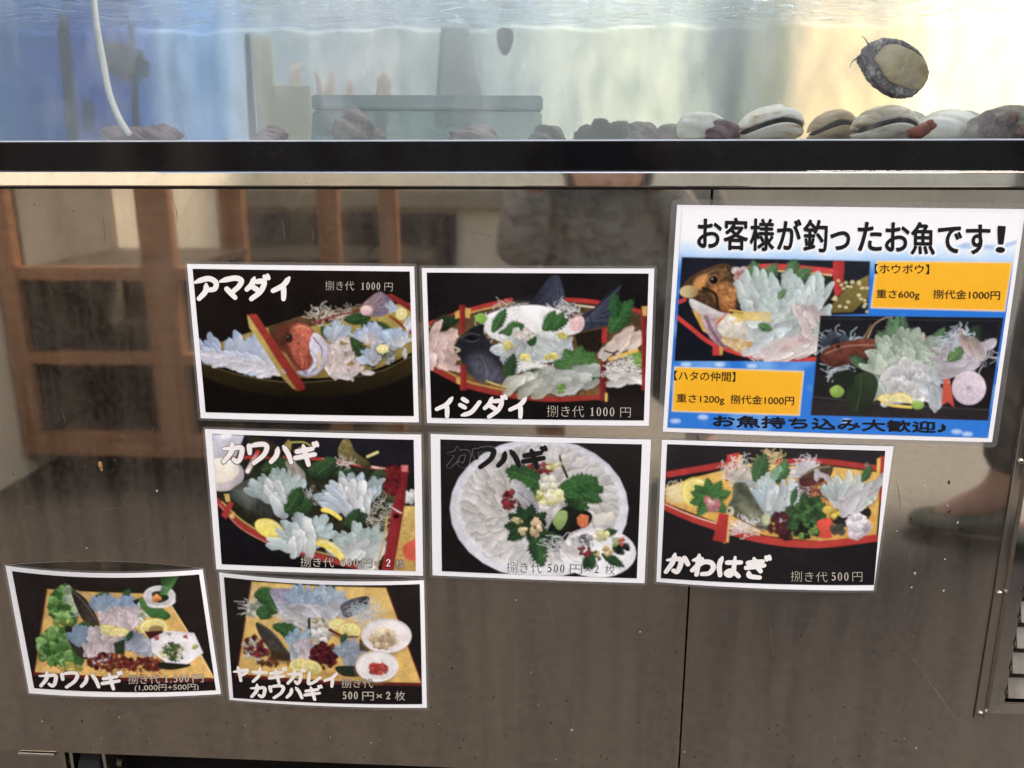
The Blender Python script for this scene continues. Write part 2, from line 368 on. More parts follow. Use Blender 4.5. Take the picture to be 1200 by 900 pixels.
# milky back board: stained plastic, blue at the left, cream and warm at the right
k = NT('milky_back_board')
tc = k.n('TexCoord'); sx = k.n('SeparateXYZ'); k.l(tc.outputs['Object'], sx.inputs[0])
st = k.noise(9, 4, stretch=(1, 1, .25)); st2 = k.noise(40, 5, stretch=(1, 1, .35)); st3 = k.noise(3.0, 3)
md = k.n('MapRange', i_1=0.0, i_2=1.0, i_3=-.06, i_4=.06); k.l(st.outputs['Fac'], md.inputs[0])
ad = k.n('Math', operation='ADD'); k.l(sx.outputs[0], ad.inputs[0]); k.l(md.outputs[0], ad.inputs[1])
def bx(px): return at(px, 90, TD).x
X0, X1 = bx(-200), bx(1400)
fr = k.n('MapRange', i_1=X0, i_2=X1, i_3=0.0, i_4=1.0); k.l(ad.outputs[0], fr.inputs[0])
def stop(px, c): return ((bx(px)-X0)/(X1-X0), tuple(s2l(c)))
stops = [stop(0, (120, 150, 186)), stop(60, (84, 132, 190)), stop(100, (36, 106, 184)), stop(160, (48, 116, 190)), stop(205, (206, 216, 228)), stop(245, (146, 186, 218)), stop(285, (206, 216, 226)),
         stop(330, (192, 198, 200)), stop(440, (212, 210, 206)), stop(560, (186, 192, 190)), stop(620, (216, 215, 206)), stop(760, (229, 226, 210)), stop(815, (208, 209, 198)), stop(842, (96, 108, 110)), stop(868, (156, 160, 146)), stop(905, (170, 168, 146)),
         stop(935, (236, 217, 186)), stop(1050, (244, 225, 190)), stop(1110, (252, 246, 224)), stop(1300, (250, 248, 232))]
r = k.ramp(fr.outputs[0], stops)
dk = k.ramp(st2.outputs['Fac'], [(.3, (.62, .67, .70)), (.58, (1, 1, 1))])
mul = k.n('Mix', data_type='RGBA', blend_type='MULTIPLY'); mul.inputs[0].default_value = .8
k.l(r.outputs[0], mul.inputs[6]); k.l(dk.outputs[0], mul.inputs[7])
df = k.n('BsdfDiffuse'); tl = k.n('BsdfTranslucent'); mx = k.n('MixShader', i_0=.55)
k.l(mul.outputs[2], df.inputs[0]); k.l(mul.outputs[2], tl.inputs[0]); k.l(df.outputs[0], mx.inputs[1]); k.l(tl.outputs[0], mx.inputs[2]); k.l(mx.outputs[0], k.out.inputs[0])
bm = bmesh.new(); box(bm, TX0, TX1, TD, TD+.004, FZ, CZ+.30); from_bm('back_board', bm, k.m, tank)

# algae-filmed inner pane some way in front of the back board: what stands behind it shows blurred
k = NT('filmed_inner_pane')
rf = k.n('BsdfRefraction', i_IOR=1.12); tr = k.n('BsdfTransparent'); nz = k.noise(16, 4, stretch=(1, 1, .3)); mr = k.n('MapRange', i_1=.3, i_2=.7, i_3=.22, i_4=.50); k.l(nz.outputs['Fac'], mr.inputs[0]); k.l(mr.outputs[0], rf.inputs['Roughness'])
rf.inputs['Color'].default_value = (.97, .98, .97, 1); mx = k.n('MixShader', i_0=.93); k.l(tr.outputs[0], mx.inputs[1]); k.l(rf.outputs[0], mx.inputs[2]); k.l(mx.outputs[0], k.out.inputs[0])
bm = bmesh.new(); vs = [bm.verts.new(q) for q in ((TX0+.01, .315, FZ+.001), (TX1-.01, .315, FZ+.001), (TX1-.01, .315, CZ+.150), (TX0+.01, .315, CZ+.150))]; bm.faces.new(vs); from_bm('inner_pane', bm, k.m, tank)

# water: a pale murky volume with a rippled upper face
k = NT('murky_water')
geo = k.n('NewGeometry'); sz = k.n('SeparateXYZ'); k.l(geo.outputs['True Normal'], sz.inputs[0])
ab = k.n('Math', operation='ABSOLUTE'); k.l(sz.outputs[2], ab.inputs[0])
gt = k.n('Math', operation='GREATER_THAN', i_1=.6); k.l(ab.outputs[0], gt.inputs[0])
cz_ = k.n('SeparateXYZ'); k.l(geo.outputs['Position'], cz_.inputs[0]); gz = k.n('Math', operation='GREATER_THAN', i_1=WZ-.03); k.l(cz_.outputs[2], gz.inputs[0])
g3 = k.n('Math', operation='MULTIPLY'); k.l(gt.outputs[0], g3.inputs[0]); k.l(gz.outputs[0], g3.inputs[1])
g4 = k.n('Math', operation='MULTIPLY', i_1=.80); k.l(g3.outputs[0], g4.inputs[0])
tr = k.n('BsdfTransparent'); gl = k.n('BsdfGlossy'); gl.inputs['Roughness'].default_value = .03; gl.inputs['Color'].default_value = (.80, .88, 1, 1)
rp = k.noise(26, 4, stretch=(.6, 2.4, 1), dist=.6); bp = k.n('Bump', i_Strength=1.0, i_Distance=.02); k.l(rp.outputs['Fac'], bp.inputs['Height']); k.l(bp.outputs[0], gl.inputs['Normal'])
mx = k.n('MixShader'); k.l(g4.outputs[0], mx.inputs[0]); k.l(tr.outputs[0], mx.inputs[1]); k.l(gl.outputs[0], mx.inputs[2]); k.l(mx.outputs[0], k.out.inputs[0])
vol = k.n('VolumePrincipled'); vol.inputs['Color'].default_value = (.84, .89, .92, 1); vol.inputs['Density'].default_value = 1.3; vol.inputs['Anisotropy'].default_value = .35
k.l(vol.outputs[0], k.out.inputs[1])
bm = bmesh.new(); nx, ny = 120, 30
g = [[bm.verts.new((TX0+.002+(TX1-TX0-.004)*i/nx, .0105+(TD-.012)*j/ny, WZ+.0022*math.sin(i*.55+1.3*math.sin(j*.4))+.0016*math.sin(i*1.3+j*.9)+.001*math.sin(j*1.7))) for j in range(ny+1)] for i in range(nx+1)]
for i in range(nx):
    for j in range(ny): bm.faces.new((g[i][j], g[i+1][j], g[i+1][j+1], g[i][j+1]))
loop = [g[i][0] for i in range(nx+1)]+[g[nx][j] for j in range(1, ny+1)]+[g[i][ny] for i in range(nx-1, -1, -1)]+[g[0][j] for j in range(ny-1, 0, -1)]
lo = [bm.verts.new((v.co.x, v.co.y, FZ+.0006)) for v in loop]
for a in range(len(loop)): b = (a+1) % len(loop); bm.faces.new((loop[b], loop[a], lo[a], lo[b]))
bm.faces.new(lo[::-1])
bmesh.ops.recalc_face_normals(bm, faces=bm.faces[:])
tag(from_bm('water', bm, k.m), kind='structure')

def blob(name, px, base_y, wpx, hpx, y, mat, label, cat, group=None, parent=None, squash=.8, lump=.12, seed=0, depth=None, lift=0.0):
    """a rounded lump lying on the tank floor; measures given as it shows in the photo at depth y"""
    s = (at(px+50, 150, y)-at(px-50, 150, y)).length/100
    p = at(px, base_y, y); rw = wpx*s/2; h = hpx*s*(.86 if y > .2 else 1)
    rr = random.Random(seed); bm = bmesh.new(); bmesh.ops.create_icosphere(bm, subdivisions=4, radius=1)
    ph = [(rr.uniform(1, 4), rr.uniform(1, 4), rr.uniform(1, 4), rr.uniform(0, 6)) for _ in range(5)]
    for v in bm.verts:
        c = v.co; d = 1+sum(lump/(1+i*.7)*math.sin(a*c.x*(1+i)+b*c.y*(1+i)+e*c.z*(1+i)+q) for i, (a, b, e, q) in enumerate(ph))
        z = c.z*d; z = z if z > -.5 else -.5+(z+.5)*.1
        v.co = Vector((p.x+c.x*d*rw, y+c.y*d*(depth or rw*squash), FZ+.0008+lift+(z+.55)/1.55*h))
    lowest = min(v.co.z for v in bm.verts); 
    for v in bm.verts: v.co.z += FZ+.0009+lift-lowest
    o = from_bm(name, bm, mat, parent, True)
    return tag(o, label, cat, group)

def mottled(name, stops, scale, rough=.5, bump=.3, stretch=None, bscale=None):
    k = NT(name); nz = k.noise(scale, 6, .65, stretch, .4); r = k.ramp(nz.outputs['Fac'], [(p, tuple(s2l(c))) for p, c in stops]); k.l(r.outputs[0], k.b.inputs['Base Color'])
    k.b.inputs['Roughness'].default_value = rough
    n2 = k.noise(bscale or scale*2.5, 4, stretch=stretch); bp = k.n('Bump', i_Strength=bump, i_Distance=.003); k.l(n2.outputs['Fac'], bp.inputs['Height']); k.l(bp.outputs[0], k.b.inputs['Normal'])
    return k.m
M['dark_shell'] = mottled('dark_turban_shell', [(.3, (78, 70, 66)), (.7, (140, 126, 116))], 140)
M['mauve'] = mottled('mauve_shell', [(.3, (95, 70, 78)), (.7, (150, 120, 115))], 60)
M['greyshell'] = mottled('grey_shell', [(.3, (120, 122, 110)), (.7, (165, 165, 150))], 60)
M['whiteshell'] = mottled('white_shell', [(.3, (225, 215, 190)), (.7, (250, 246, 232))], 45, .35)
M['rock'] = mottled('mossy_rock', [(.25, (90, 84, 62)), (.5, (140, 132, 104)), (.75, (182, 172, 140))], 80, .8, .8)
M['barnacle'] = mottled('brown_barnacle', [(.3, (70, 42, 32)), (.7, (150, 105, 85))], 160, .7, .6)
M['claw'] = mottled('red_brown_claw', [(.3, (110, 52, 36)), (.7, (170, 90, 62))], 120, .5)
M['clam'] = mottled('banded_clam', [(.30, (128, 92, 54)), (.42, (204, 178, 132)), (.52, (246, 236, 212)), (.8, (252, 248, 236))], 34, .35, .25, stretch=(1, 1, 3.2))
M['clam2'] = mottled('brown_clam', [(.3, (150, 118, 78)), (.6, (214, 190, 150)), (.85, (244, 232, 206))], 34, .4, .3, stretch=(1, 1, 3))
M['slit'] = mottled('clam_flesh', [(.3, (30, 24, 18)), (.7, (66, 52, 38))], 140, .4)

def clam(px, y, wpx, hpx, mat, label, ang=0.0):
    """two bulging valves with a dark gaping lip that faces the glass"""
    s = (at(px+50, 150, y)-at(px-50, 150, y)).length/100
    p = at(px, 150, y); W = wpx*s/2; H = hpx*s
    t = empty('clam', (p.x, y, FZ), label, 'clam', 'clams on the tank floor')
    def valve(zc, up, hh):
        bm = bmesh.new(); rings = []; n = 36; m = 10
        for j in range(m+1):
            f = j/m; ring = []
            for i in range(n):
                a = 2*math.pi*i/n; ca, sa = math.cos(a), math.sin(a)
                rx = W*(1-.06*math.cos(2*a))*math.cos(f*math.pi/2)**.8; ry = W*.62*math.cos(f*math.pi/2)**.8
                x = ca*rx+W*.10*f; yy = sa*ry+W*.12*f
                lip = (.16*math.sin(ca*2.3+.5)-.20*ca*ca)*H*(1-f)          # the lip line rises in the middle
                ridge = 1+.022*math.sin(f*26)
                z = zc+lip+up*hh*math.sin(f*math.pi/2)*ridge
                ring.append(bm.verts.new((p.x+x*math.cos(ang), y+yy, max(FZ+.0006, z+x*math.sin(ang)))))
            rings.append(ring)
        for A, B in zip(rings, rings[1:]):
            for i in range(n): bm.faces.new((A[i], A[(i+1) % n], B[(i+1) % n], B[i]))
        bm.faces.new(rings[-1]); bm.faces.new(rings[0][::-1])
        bmesh.ops.recalc_face_normals(bm, faces=bm.faces[:])
        bmesh.ops.remove_doubles(bm, verts=bm.verts[:], dist=1e-6)
        return bm
    gap = H*.16
    from_bm('upper_valve', valve(FZ+H*.48+gap, 1, H*.56), mat, t, True)
    from_bm('lower_valve', valve(FZ+H*.46, -1, H*.47), mat, t, True)
    bm = bmesh.new(); pts = []
    for i in range(15):
        u = -1+2*i/14; lip = (.16*math.sin(u*2.3+.5)-.20*u*u)*H
        pts.append((p.x+u*W*.88, y-W*.50*math.sqrt(max(0, 1-u*u*.95)), FZ+H*.50+lip+gap*.5+u*W*.88*math.sin(ang)))
    tube(bm, pts, [.0006+.135*H*math.sqrt(max(0, 1-(-1+2*i/14)**2)) for i in range(15)], 8)
    from_bm('lip', bm, M['slit'], t, True)
    return t
clam(902, .060, 84, 34, M['clam'], 'banded clam with a dark gaping lip, left of the two clearest clams')
clam(1036, .058, 84, 34, M['clam'], 'banded clam with a dark gaping lip, right beside the red-brown claw piece', R(-3))
clam(975, .085, 62, 30, M['clam2'], 'brownish clam half hidden between the two large gaping clams')
blob('white_shell', 1108, 163, 74, 34, .095, M['whiteshell'], 'large smooth white shell behind the red-brown claw piece', 'shell', 'white shells', seed=2, lump=.05)
blob('white_shell', 1143, 163, 40, 26, .12, M['whiteshell'], 'small white shell tucked left of the mossy rock', 'shell', 'white shells', seed=3, lump=.05)
blob('white_shell', 822, 163, 62, 32, .07, M['whiteshell'], 'white shell beside the purple sea snail, left of the clams', 'shell', 'white shells', seed=4, lump=.06)
blob('sea_snail', 846, 163, 34, 21, .052, M['mauve'], 'small purple grey sea snail in front of the leftmost white shell', 'sea snail', seed=5, lump=.15)
blob('grey_shell', 1066, 163, 44, 34, .20, M['greyshell'], 'grey shell far behind, just left of the large white shell', 'shell', 'grey shells', seed=6, lump=.07)
blob('grey_shell', 1128, 163, 52, 42, .22, M['greyshell'], 'grey shell far behind, above the small white shell', 'shell', 'grey shells', seed=8, lump=.07)
rk = blob('mossy_rock', 1176, 163, 88, 36, .06, M['rock'], 'mossy grey green rock with brown barnacles at the right end', 'rock', seed=9, lump=.10)
rr = random.Random(5)
for i in range(14):
    px = 1160+rr.uniform(-2, 44); py = 150+rr.uniform(-14, 6); p = at(px, py, .025+rr.uniform(0, .010))
    bm = bmesh.new(); r_ = rr.uniform(.0035, .006)
    d = Vector((rr.uniform(-.3, .3), -1, rr.uniform(-.2, .6))).normalized()
    tube(bm, [p+d*-.006, p, p+d*.0035, p+d*.003, p], [r_*1.25, r_*1.05, r_*.72, r_*.4, r_*.3], 11)
    from_bm('barnacle', bm, M['barnacle'], rk, True)
# red-brown claw piece
p = at(1072, 160, .034); bm = bmesh.new()
tube(bm, [p+Vector((-.006, 0, -.0005)), p+Vector((.002, -.001, .003)), p+Vector((.009, -.001, .0075))], [.0055, .0062, .0055], 12)
for dx, dz in ((.0135, .013), (.0165, .010)): tube(bm, [p+Vector((.007, -.001, .006)), p+Vector((dx*.85, -.001, dz*.9)), p+Vector((dx, -.001, dz))], [.0038, .0032, .0018], 10)
for v in bm.verts: v.co.z = max(v.co.z, FZ+.0006)
tag(from_bm('claw_piece', bm, M['claw'], None, True), 'red-brown two-knobbed claw piece lying against the right gaping clam', 'claw')
# darker shells farther back in the murk
for i, (px, wp, hp, y, mt, lab) in enumerate([
    (415, 44, 44, .235, 'dark_shell', 'tall dark snail in front of the grey submerged box'),
    (438, 30, 20, .24, 'dark_shell', 'low dark snail at the foot of the tall dark snail'),
    (556, 54, 22, .24, 'dark_shell', 'flat dark snail in front of the right half of the grey box'),
    (642, 38, 24, .29, 'dark_shell', 'dark snail just past the right end of the grey box'),
    (686, 26, 22, .335, 'dark_shell', 'small low dark snail left of the upright one'),
    (704, 22, 34, .33, 'dark_shell', 'narrow upright dark snail near the middle of the row'),
    (724, 28, 30, .335, 'dark_shell', 'dark snail leaning right of the upright one'),
    (752, 40, 28, .30, 'dark_shell', 'broad dark snail under the pair of bright glints'),
    (788, 34, 26, .29, 'dark_shell', 'dark snail left of the first white shell'),
    (146, 54, 24, .27, 'mauve', 'mauve snail at the lower end of the white hose'),
    (186, 46, 26, .29, 'mauve', 'mauve snail right of the hose end'),
    (318, 38, 22, .29, 'mauve', 'mauve snail under the cream strip')]):
    blob('sea_snail', px, 163, wp, hp, y, M[mt], lab, 'sea snail', 'sea snails on the tank floor', seed=20+i, lump=.14)

# white air hose
hp_ = [(108, -20, .16), (112, 18, .15), (115, 40, .145), (121, 72, .14), (128, 108, .135), (139, 137, .13), (152, 158, .13)]
bm = bmesh.new(); tube(bm, catmull([tuple(at(a, b, c)) for a, b, c in hp_], 8), .0031, 12)
k_ = simple('milky_hose', (.75, .74, .66), .3, var=.06)
tag(from_bm('air_hose', bm, k_, None, True), 'thin white air hose curving down into the water', 'hose')

# things standing at the back of the tank
def slab(name, quad, y, th, mat, label, cat, parent=None, bev=.004):
    a = [at(px, py, y) for px, py in quad]; bm = bmesh.new()
    f = [bm.verts.new((p.x, y, max(p.z, FZ+.001))) for p in a]; b = [bm.verts.new((p.x, y+th, max(p.z, FZ+.001))) for p in a]
    n = len(a)
    bm.faces.new(f); bm.faces.new(b[::-1])
    for i in range(n): bm.faces.new((f[i], b[i], b[(i+1) % n], f[(i+1) % n]))
    bmesh.ops.recalc_face_normals(bm, faces=bm.faces[:])
    if bev: bmesh.ops.bevel(bm, geom=bm.edges[:], offset=bev, segments=2, affect='EDGES')
    return tag(from_bm(name, bm, mat, parent), label, cat)
k = NT('frosted_grey_plastic')
tr = k.n('BsdfTransparent'); tr.inputs[0].default_value = (.72, .80, .80, 1); df = k.n('BsdfDiffuse'); df.inputs[0].default_value = (.42, .50, .49, 1)
nz = k.noise(18, 4); mr = k.n('MapRange', i_3=.18, i_4=.45); k.l(nz.outputs['Fac'], mr.inputs[0])
mx = k.n('MixShader'); k.l(mr.outputs[0], mx.inputs[0]); k.l(tr.outputs[0], mx.inputs[1]); k.l(df.outputs[0], mx.inputs[2]); k.l(mx.outputs[0], k.out.inputs[0])
crate = empty('plastic_box', (at(500, 140, .3).x, .30, FZ), 'long frosted grey green plastic box submerged at the back', 'plastic box')
slab('box_wall', [(366, 130), (634, 131), (634, 175), (364, 175)], .268, .04, k.m, None, None, crate, .002)
slab('rim', [(364, 111), (636, 112), (635, 129), (365, 128)], .265, .045, simple('grey_green_rim', (.27, .33, .33), .4), None, None, crate, .002)
dkb = simple('dark_wet_plastic', (.035, .03, .028), .4, var=.4)
slab('dark_post', [(66, 15), (76, 15), (93, 175), (80, 175)], .335, .012, dkb, 'dark leaning post in front of the blue board', 'post', None, .002)
slab('filter_block', [(110, 50), (128, 44), (160, 60), (158, 96), (130, 92), (112, 76)], .33, .05, dkb, 'dark filter block hanging behind the white hose', 'filter', None, .008)
slab('dark_strip', [(150, 28), (156, 28), (166, 175), (158, 175)], .34, .006, simple('navy_strip', (.03, .07, .16), .4), 'thin navy strip on the blue board beside the filter block', 'strip', None, .001)
slab('dark_frame_bar', [(288, 40), (294, 40), (304, 175), (294, 175)], .37, .003, simple('slate_bar', (.16, .18, .20), .4), 'slate grey bar standing left of the cream strip', 'bar', None, .002)
slab('cream_board', [(296, 42), (320, 42), (323, 100), (364, 100), (366, 175), (306, 175)], .375, .008, simple('cream_board', (.80, .80, .60), .5, var=.08), 'cream stepped board right of the slate bar', 'board', None, .001)
slab('grey_column', [(518, 20), (548, 20), (556, 70), (574, 150), (508, 150)], .395, .02, simple('grey_column', (.47, .50, .50), .6), 'blurred grey column rising behind the plastic box', 'column', None, .006)
slab('suction_cup', [(584, 34), (592, 32), (600, 35), (602, 44), (600, 54), (594, 65), (588, 64), (583, 52), (582, 42)], .365, .012, simple('grey_rubber', (.20, .19, .20), .6), 'small dark drop-shaped suction cup on the back board', 'suction cup', None, .0015)
slab('blue_disc', [(96, 118), (103, 114), (109, 120), (111, 135), (109, 152), (103, 158), (96, 152), (94, 135)], .325, .008, simple('deep_blue_plastic', (.01, .07, .42), .4), 'deep blue oval disc at the foot of the blue board', 'disc', None, .003)
pk = simple('reflection_pink', (.80, .64, .55), .8, var=.2)  # pale stalks added in place of blurred pinkish reflections
rr = random.Random(12)
for i, (px, top, wd) in enumerate([(347, 70, 16), (383, 78, 22), (411, 88, 16), (452, 76, 20)]):
    bm = bmesh.new(); y = .402
    for q in range(5):
        a = at(px+rr.uniform(-wd/3, wd/3), 158, y); b = at(px+rr.uniform(-wd/2, wd/2), top+rr.uniform(0, 30), y); m_ = (a+b)/2+Vector((rr.uniform(-.006, .006), 0, 0))
        a.z = max(a.z, FZ+.002)
        tube(bm, catmull([tuple(a), tuple(m_), tuple(b)], 5), [.007, .0068, .0066, .0064, .006, .0058, .0055, .005, .0045, .004, .002], 9)
    tag(from_bm('pink_reflection', bm, pk, None, True), ['faded pink reflection in front of the cream board', 'wide faded pink reflection right of the cream board', 'short faded pink reflection behind the left end of the grey box', 'pink reflection nearest the grey column'][i], 'reflection', 'faded pink reflections')

# abalone clinging to the inside of the front pane
def zo(x, y): return (980+x/5.4545, 20+y/5.4545)
SH = [(150, 260), (200, 182), (270, 142), (350, 130), (420, 140), (500, 180), (560, 240), (600, 330), (590, 410), (540, 470), (490, 510), (430, 518), (350, 505), (270, 455), (210, 390), (170, 320)]
FT = [(245, 260), (300, 190), (370, 170), (450, 195), (530, 240), (580, 300), (590, 380), (560, 440), (510, 470), (430, 450), (350, 420), (300, 370), (280, 330), (262, 300)]
ab_ = empty('abalone', tuple(at(*zo(375, 320), .012)), 'dark mottled abalone clinging to the inside of the front glass, pale foot showing', 'abalone')
def loft(outline, levels, jit=0.0, seed=1, n=6):
    """levels: (scale, y)"""
    rr = random.Random(seed); o2 = catmull(outline, n, True)
    P = np.array([tuple(at(*zo(*q), .012)) for q in o2]); c = P.mean(0); bm = bmesh.new(); rings = []
    jj = [1+rr.uniform(-jit, jit) for _ in P]
    for s, y in levels: rings.append([bm.verts.new((c[0]+(q[0]-c[0])*s*j, y, c[2]+(q[2]-c[2])*s*j)) for q, j in zip(P, jj)])
    for A, B in zip(rings, rings[1:]):
        for i in range(len(A)): bm.faces.new((A[i], A[(i+1) % len(A)], B[(i+1) % len(A)], B[i]))
    bm.faces.new(rings[0]); bm.faces.new(rings[-1][::-1]); bmesh.ops.recalc_face_normals(bm, faces=bm.faces[:])
    return bm
M['mantle'] = mottled('abalone_mantle', [(.32, (46, 37, 31)), (.44, (120, 104, 92)), (.53, (62, 50, 42)), (.70, (206, 194, 180))], 120, .35, .2)
M['foot'] = mottled('abalone_foot', [(.33, (150, 124, 78)), (.52, (214, 194, 144)), (.8, (238, 222, 180))], 28, .35, .5)
from_bm('shell', loft(SH, [(.93, .0148), (1.0, .0165), (1.0, .0185), (.92, .026), (.72, .034), (.4, .039), (.1, .041)], .03, 2), M['mantle'], ab_, True)
from_bm('mantle', loft(SH, [(.80, .0128), (.88, .0122), (.95, .0132), (.985, .0150)], .02, 4, 9), M['mantle'], ab_, True)
from_bm('foot', loft(FT, [(.5, .0112), (.9, .0113), (.985, .0120), (1.0, .0140)], .008, 6), M['foot'], ab_, True)
bm = bmesh.new(); tube(bm, [tuple(at(*zo(*q), .0125)) for q in ((205, 255), (182, 240), (178, 222), (192, 200))], [.0022, .0016, .0012, .0008], 8); from_bm('head', bm, M['mantle'], ab_, True)
for pts in ([(206, 180), (196, 158), (182, 136), (160, 120)], [(152, 262), (128, 266), (102, 284), (86, 322)]):
    bm = bmesh.new(); tube(bm, catmull([tuple(at(*zo(*q), .014)) for q in pts], 5), [.00075-.0000035*i*10 for i in range(16)], 7); from_bm('tentacle', bm, M['mantle'], ab_, True)

# ------------------------------------------------------------------ painting engine for the printed photos (vertex colours on a fine grid)
PAPER = .80/.84
def lin(c): return s2l(c)*PAPER
_lat = np.random.RandomState(4).rand(64, 64)
def vnoise(x, y, sc, seed=0):
    x = x/sc+seed*7.31; y = y/sc+seed*3.77
    xi = np.floor(x).astype(int); yi = np.floor(y).astype(int); fx = x-xi; fy = y-yi
    fx = fx*fx*(3-2*fx); fy = fy*fy*(3-2*fy)
    a = _lat[xi % 64, yi % 64]; b = _lat[(xi+1) % 64, yi % 64]; c = _lat[xi % 64, (yi+1) % 64]; d = _lat[(xi+1) % 64, (yi+1) % 64]
    return (a*(1-fx)+b*fx)*(1-fy)+(c*(1-fx)+d*fx)*fy

class Paint:
    def __init__(s, X, Y, bg, seed=1):
        s.X, s.Y = X, Y; s.img = np.ones(X.shape+(3,))*lin(bg)
        s.px = abs(X[0, -1]-X[0, 0])/X.shape[1]; s.r = random.Random(seed); s.k = seed
        s.clip = None; s.food = None
    def sub(s, x0, x1, y0, y1):
        m = (s.X > x0) & (s.X < x1) & (s.Y > y0) & (s.Y < y1)
        r = np.flatnonzero(m.any(1)); c = np.flatnonzero(m.any(0))
        if not len(r) or not len(c): return None
        return (slice(r[0], r[-1]+1), slice(c[0], c[-1]+1))
    def put(s, sl, a, col):
        if s.clip is not None: a = a*s.clip[sl]
        s.img[sl] = s.img[sl]*(1-a[..., None])+col*a[..., None]
    def sd(s, pts, X, Y):
        P = np.asarray(pts, float); Q = np.roll(P, -1, 0); ins = np.zeros(X.shape, bool); d2 = np.full(X.shape, 1e12)
        for (x0, y0), (x1, y1) in zip(P, Q):
            dx, dy = x1-x0, y1-y0; L = dx*dx+dy*dy+1e-9
            t = np.clip(((X-x0)*dx+(Y-y0)*dy)/L, 0, 1); d2 = np.minimum(d2, (X-x0-t*dx)**2+(Y-y0-t*dy)**2)
            if y0 != y1: ins ^= ((y0 > Y) != (y1 > Y)) & (X < dx*(Y-y0)/(dy if dy else 1e-9)+x0)
        d = np.sqrt(d2); return np.where(ins, -d, d)
    def poly(s, pts, col, col2=None, dr=(0, 1), tex=.12, ts=14, soft=None, sm=False, alpha=1.0):
        """filled outline; col -> col2 along direction dr; tex is print texture"""
        if sm: pts = catmull(pts, 6, True)
        P = np.asarray(pts, float); soft = soft or 2.2*s.px; mg = soft+2
        sl = s.sub(P[:, 0].min()-mg, P[:, 0].max()+mg, P[:, 1].min()-mg, P[:, 1].max()+mg)
        if sl is None: return
        X, Y = s.X[sl], s.Y[sl]; d = s.sd(P, X, Y); a = np.clip(.5-d/soft, 0, 1)*alpha
        c = np.ones(X.shape+(3,))*lin(col)
        if col2 is not None:
            pr = P@np.array(dr, float); t = np.clip(((X*dr[0]+Y*dr[1])-pr.min())/(np.ptp(pr)+1e-6), 0, 1)[..., None]
            c = c*(1-t)+lin(col2)*t
        s.k += 1
        n = (vnoise(X, Y, ts, s.k)-.5)*.7+(vnoise(X, Y, ts*.35, s.k+9)-.5)*.5
        c = c*np.clip(1+2*tex*n, .2, 2)[..., None]
        s.put(sl, a, c)
    def ell(s, x, y, rx, ry, col, col2=None, dr=(0, 1), ang=0, **kw):
        t = np.linspace(0, 2*math.pi, 28, endpoint=False); ca, sa = math.cos(R(ang)), math.sin(R(ang))
        s.poly(np.stack([x+rx*np.cos(t)*ca-ry*np.sin(t)*sa, y+rx*np.cos(t)*sa+ry*np.sin(t)*ca], 1), col, col2, dr, **kw)
    def line(s, pts, wd, col, col2=None, tex=.1, alpha=1.0, smooth=True, n=8, edge=0.0):
        P = catmull(pts, n) if smooth and len(pts) > 2 else np.asarray(pts, float)
        w0 = np.broadcast_to(np.asarray(wd, float), (2,)) if not np.ndim(wd) or len(wd) == 2 else None
        mg = max(w0)+3*s.px
        sl = s.sub(P[:, 0].min()-mg, P[:, 0].max()+mg, P[:, 1].min()-mg, P[:, 1].max()+mg)
        if sl is None: return
        X, Y = s.X[sl], s.Y[sl]; best = np.full(X.shape, 1e9); tt = np.zeros(X.shape)
        m = len(P)-1
        for i in range(m):
            (x0, y0), (x1, y1) = P[i], P[i+1]; dx, dy = x1-x0, y1-y0
            t = np.clip(((X-x0)*dx+(Y-y0)*dy)/(dx*dx+dy*dy+1e-9), 0, 1); dd = np.hypot(X-x0-t*dx, Y-y0-t*dy)
            hw = .5*(w0[0]+(w0[1]-w0[0])*(i+t)/m); e = dd-hw
            q = e < best; best = np.where(q, e, best); tt = np.where(q, (i+t)/m, tt)
        soft = 2.0*s.px; a = np.clip(.5-best/soft, 0, 1)*alpha
        c = np.ones(X.shape+(3,))*lin(col)
        if col2 is not None: c = c*(1-tt[..., None])+lin(col2)*tt[..., None]
        s.k += 1; c = c*np.clip(1+2*tex*(vnoise(X, Y, 12, s.k)-.5), .3, 1.7)[..., None]
        s.put(sl, a, c)
    def petal(s, x, y, L, W, ang, c1, c2, dark=.85, alpha=.80):
        """one thin translucent slice: base at x,y, tip in direction ang (deg, y down), shaded across, with a fine dark rim"""
        ca, sa = math.cos(R(ang)), math.sin(R(ang)); mg = L+W
        sl = s.sub(min(x, x+ca*L)-W, max(x, x+ca*L)+W, min(y, y+sa*L)-W, max(y, y+sa*L)+W)
        if sl is None: return
        X, Y = s.X[sl]-x, s.Y[sl]-y
        a_ = (X*ca+Y*sa)/L; b_ = -X*sa+Y*ca
        s.k += 1; wob = (vnoise(s.X[sl], s.Y[sl], L*.22, s.k)-.5)*W*.38
        hw = W*.5*np.clip(np.clip(a_, 0, 1)**.40*np.clip(1-a_, 0, 1)**.50*1.84, 0, 1)
        e = np.abs(b_+wob)-hw; e = np.where((a_ < 0) | (a_ > 1), 1e3, e)
        al = np.clip(.5-e/(2.2*s.px), 0, 1)*alpha
        e2 = np.abs(b_+wob-W*.10)-hw*1.12; s.put(sl, np.clip(.5-e2/(W*.34), 0, 1)*.27*(a_ > -.05)*(a_ < 1.12), np.zeros(X.shape+(3,))+lin((40, 38, 34)))
        tt = np.clip(a_, 0, 1)[..., None]
        c = lin(c1)*(1-tt)+lin(c2)*tt
        cross = np.clip(b_/(hw+1e-6), -1, 1)
        sh = (.76+.28*np.clip(a_, 0, 1))*(1+.15*cross+.09*(vnoise(s.X[sl], s.Y[sl], W*.5, s.k+3)-.5)+.13*(vnoise(a_*L*.18+b_*1.2, b_*2.2, W*.45, s.k+5)-.5)-.10*(1-cross**2))
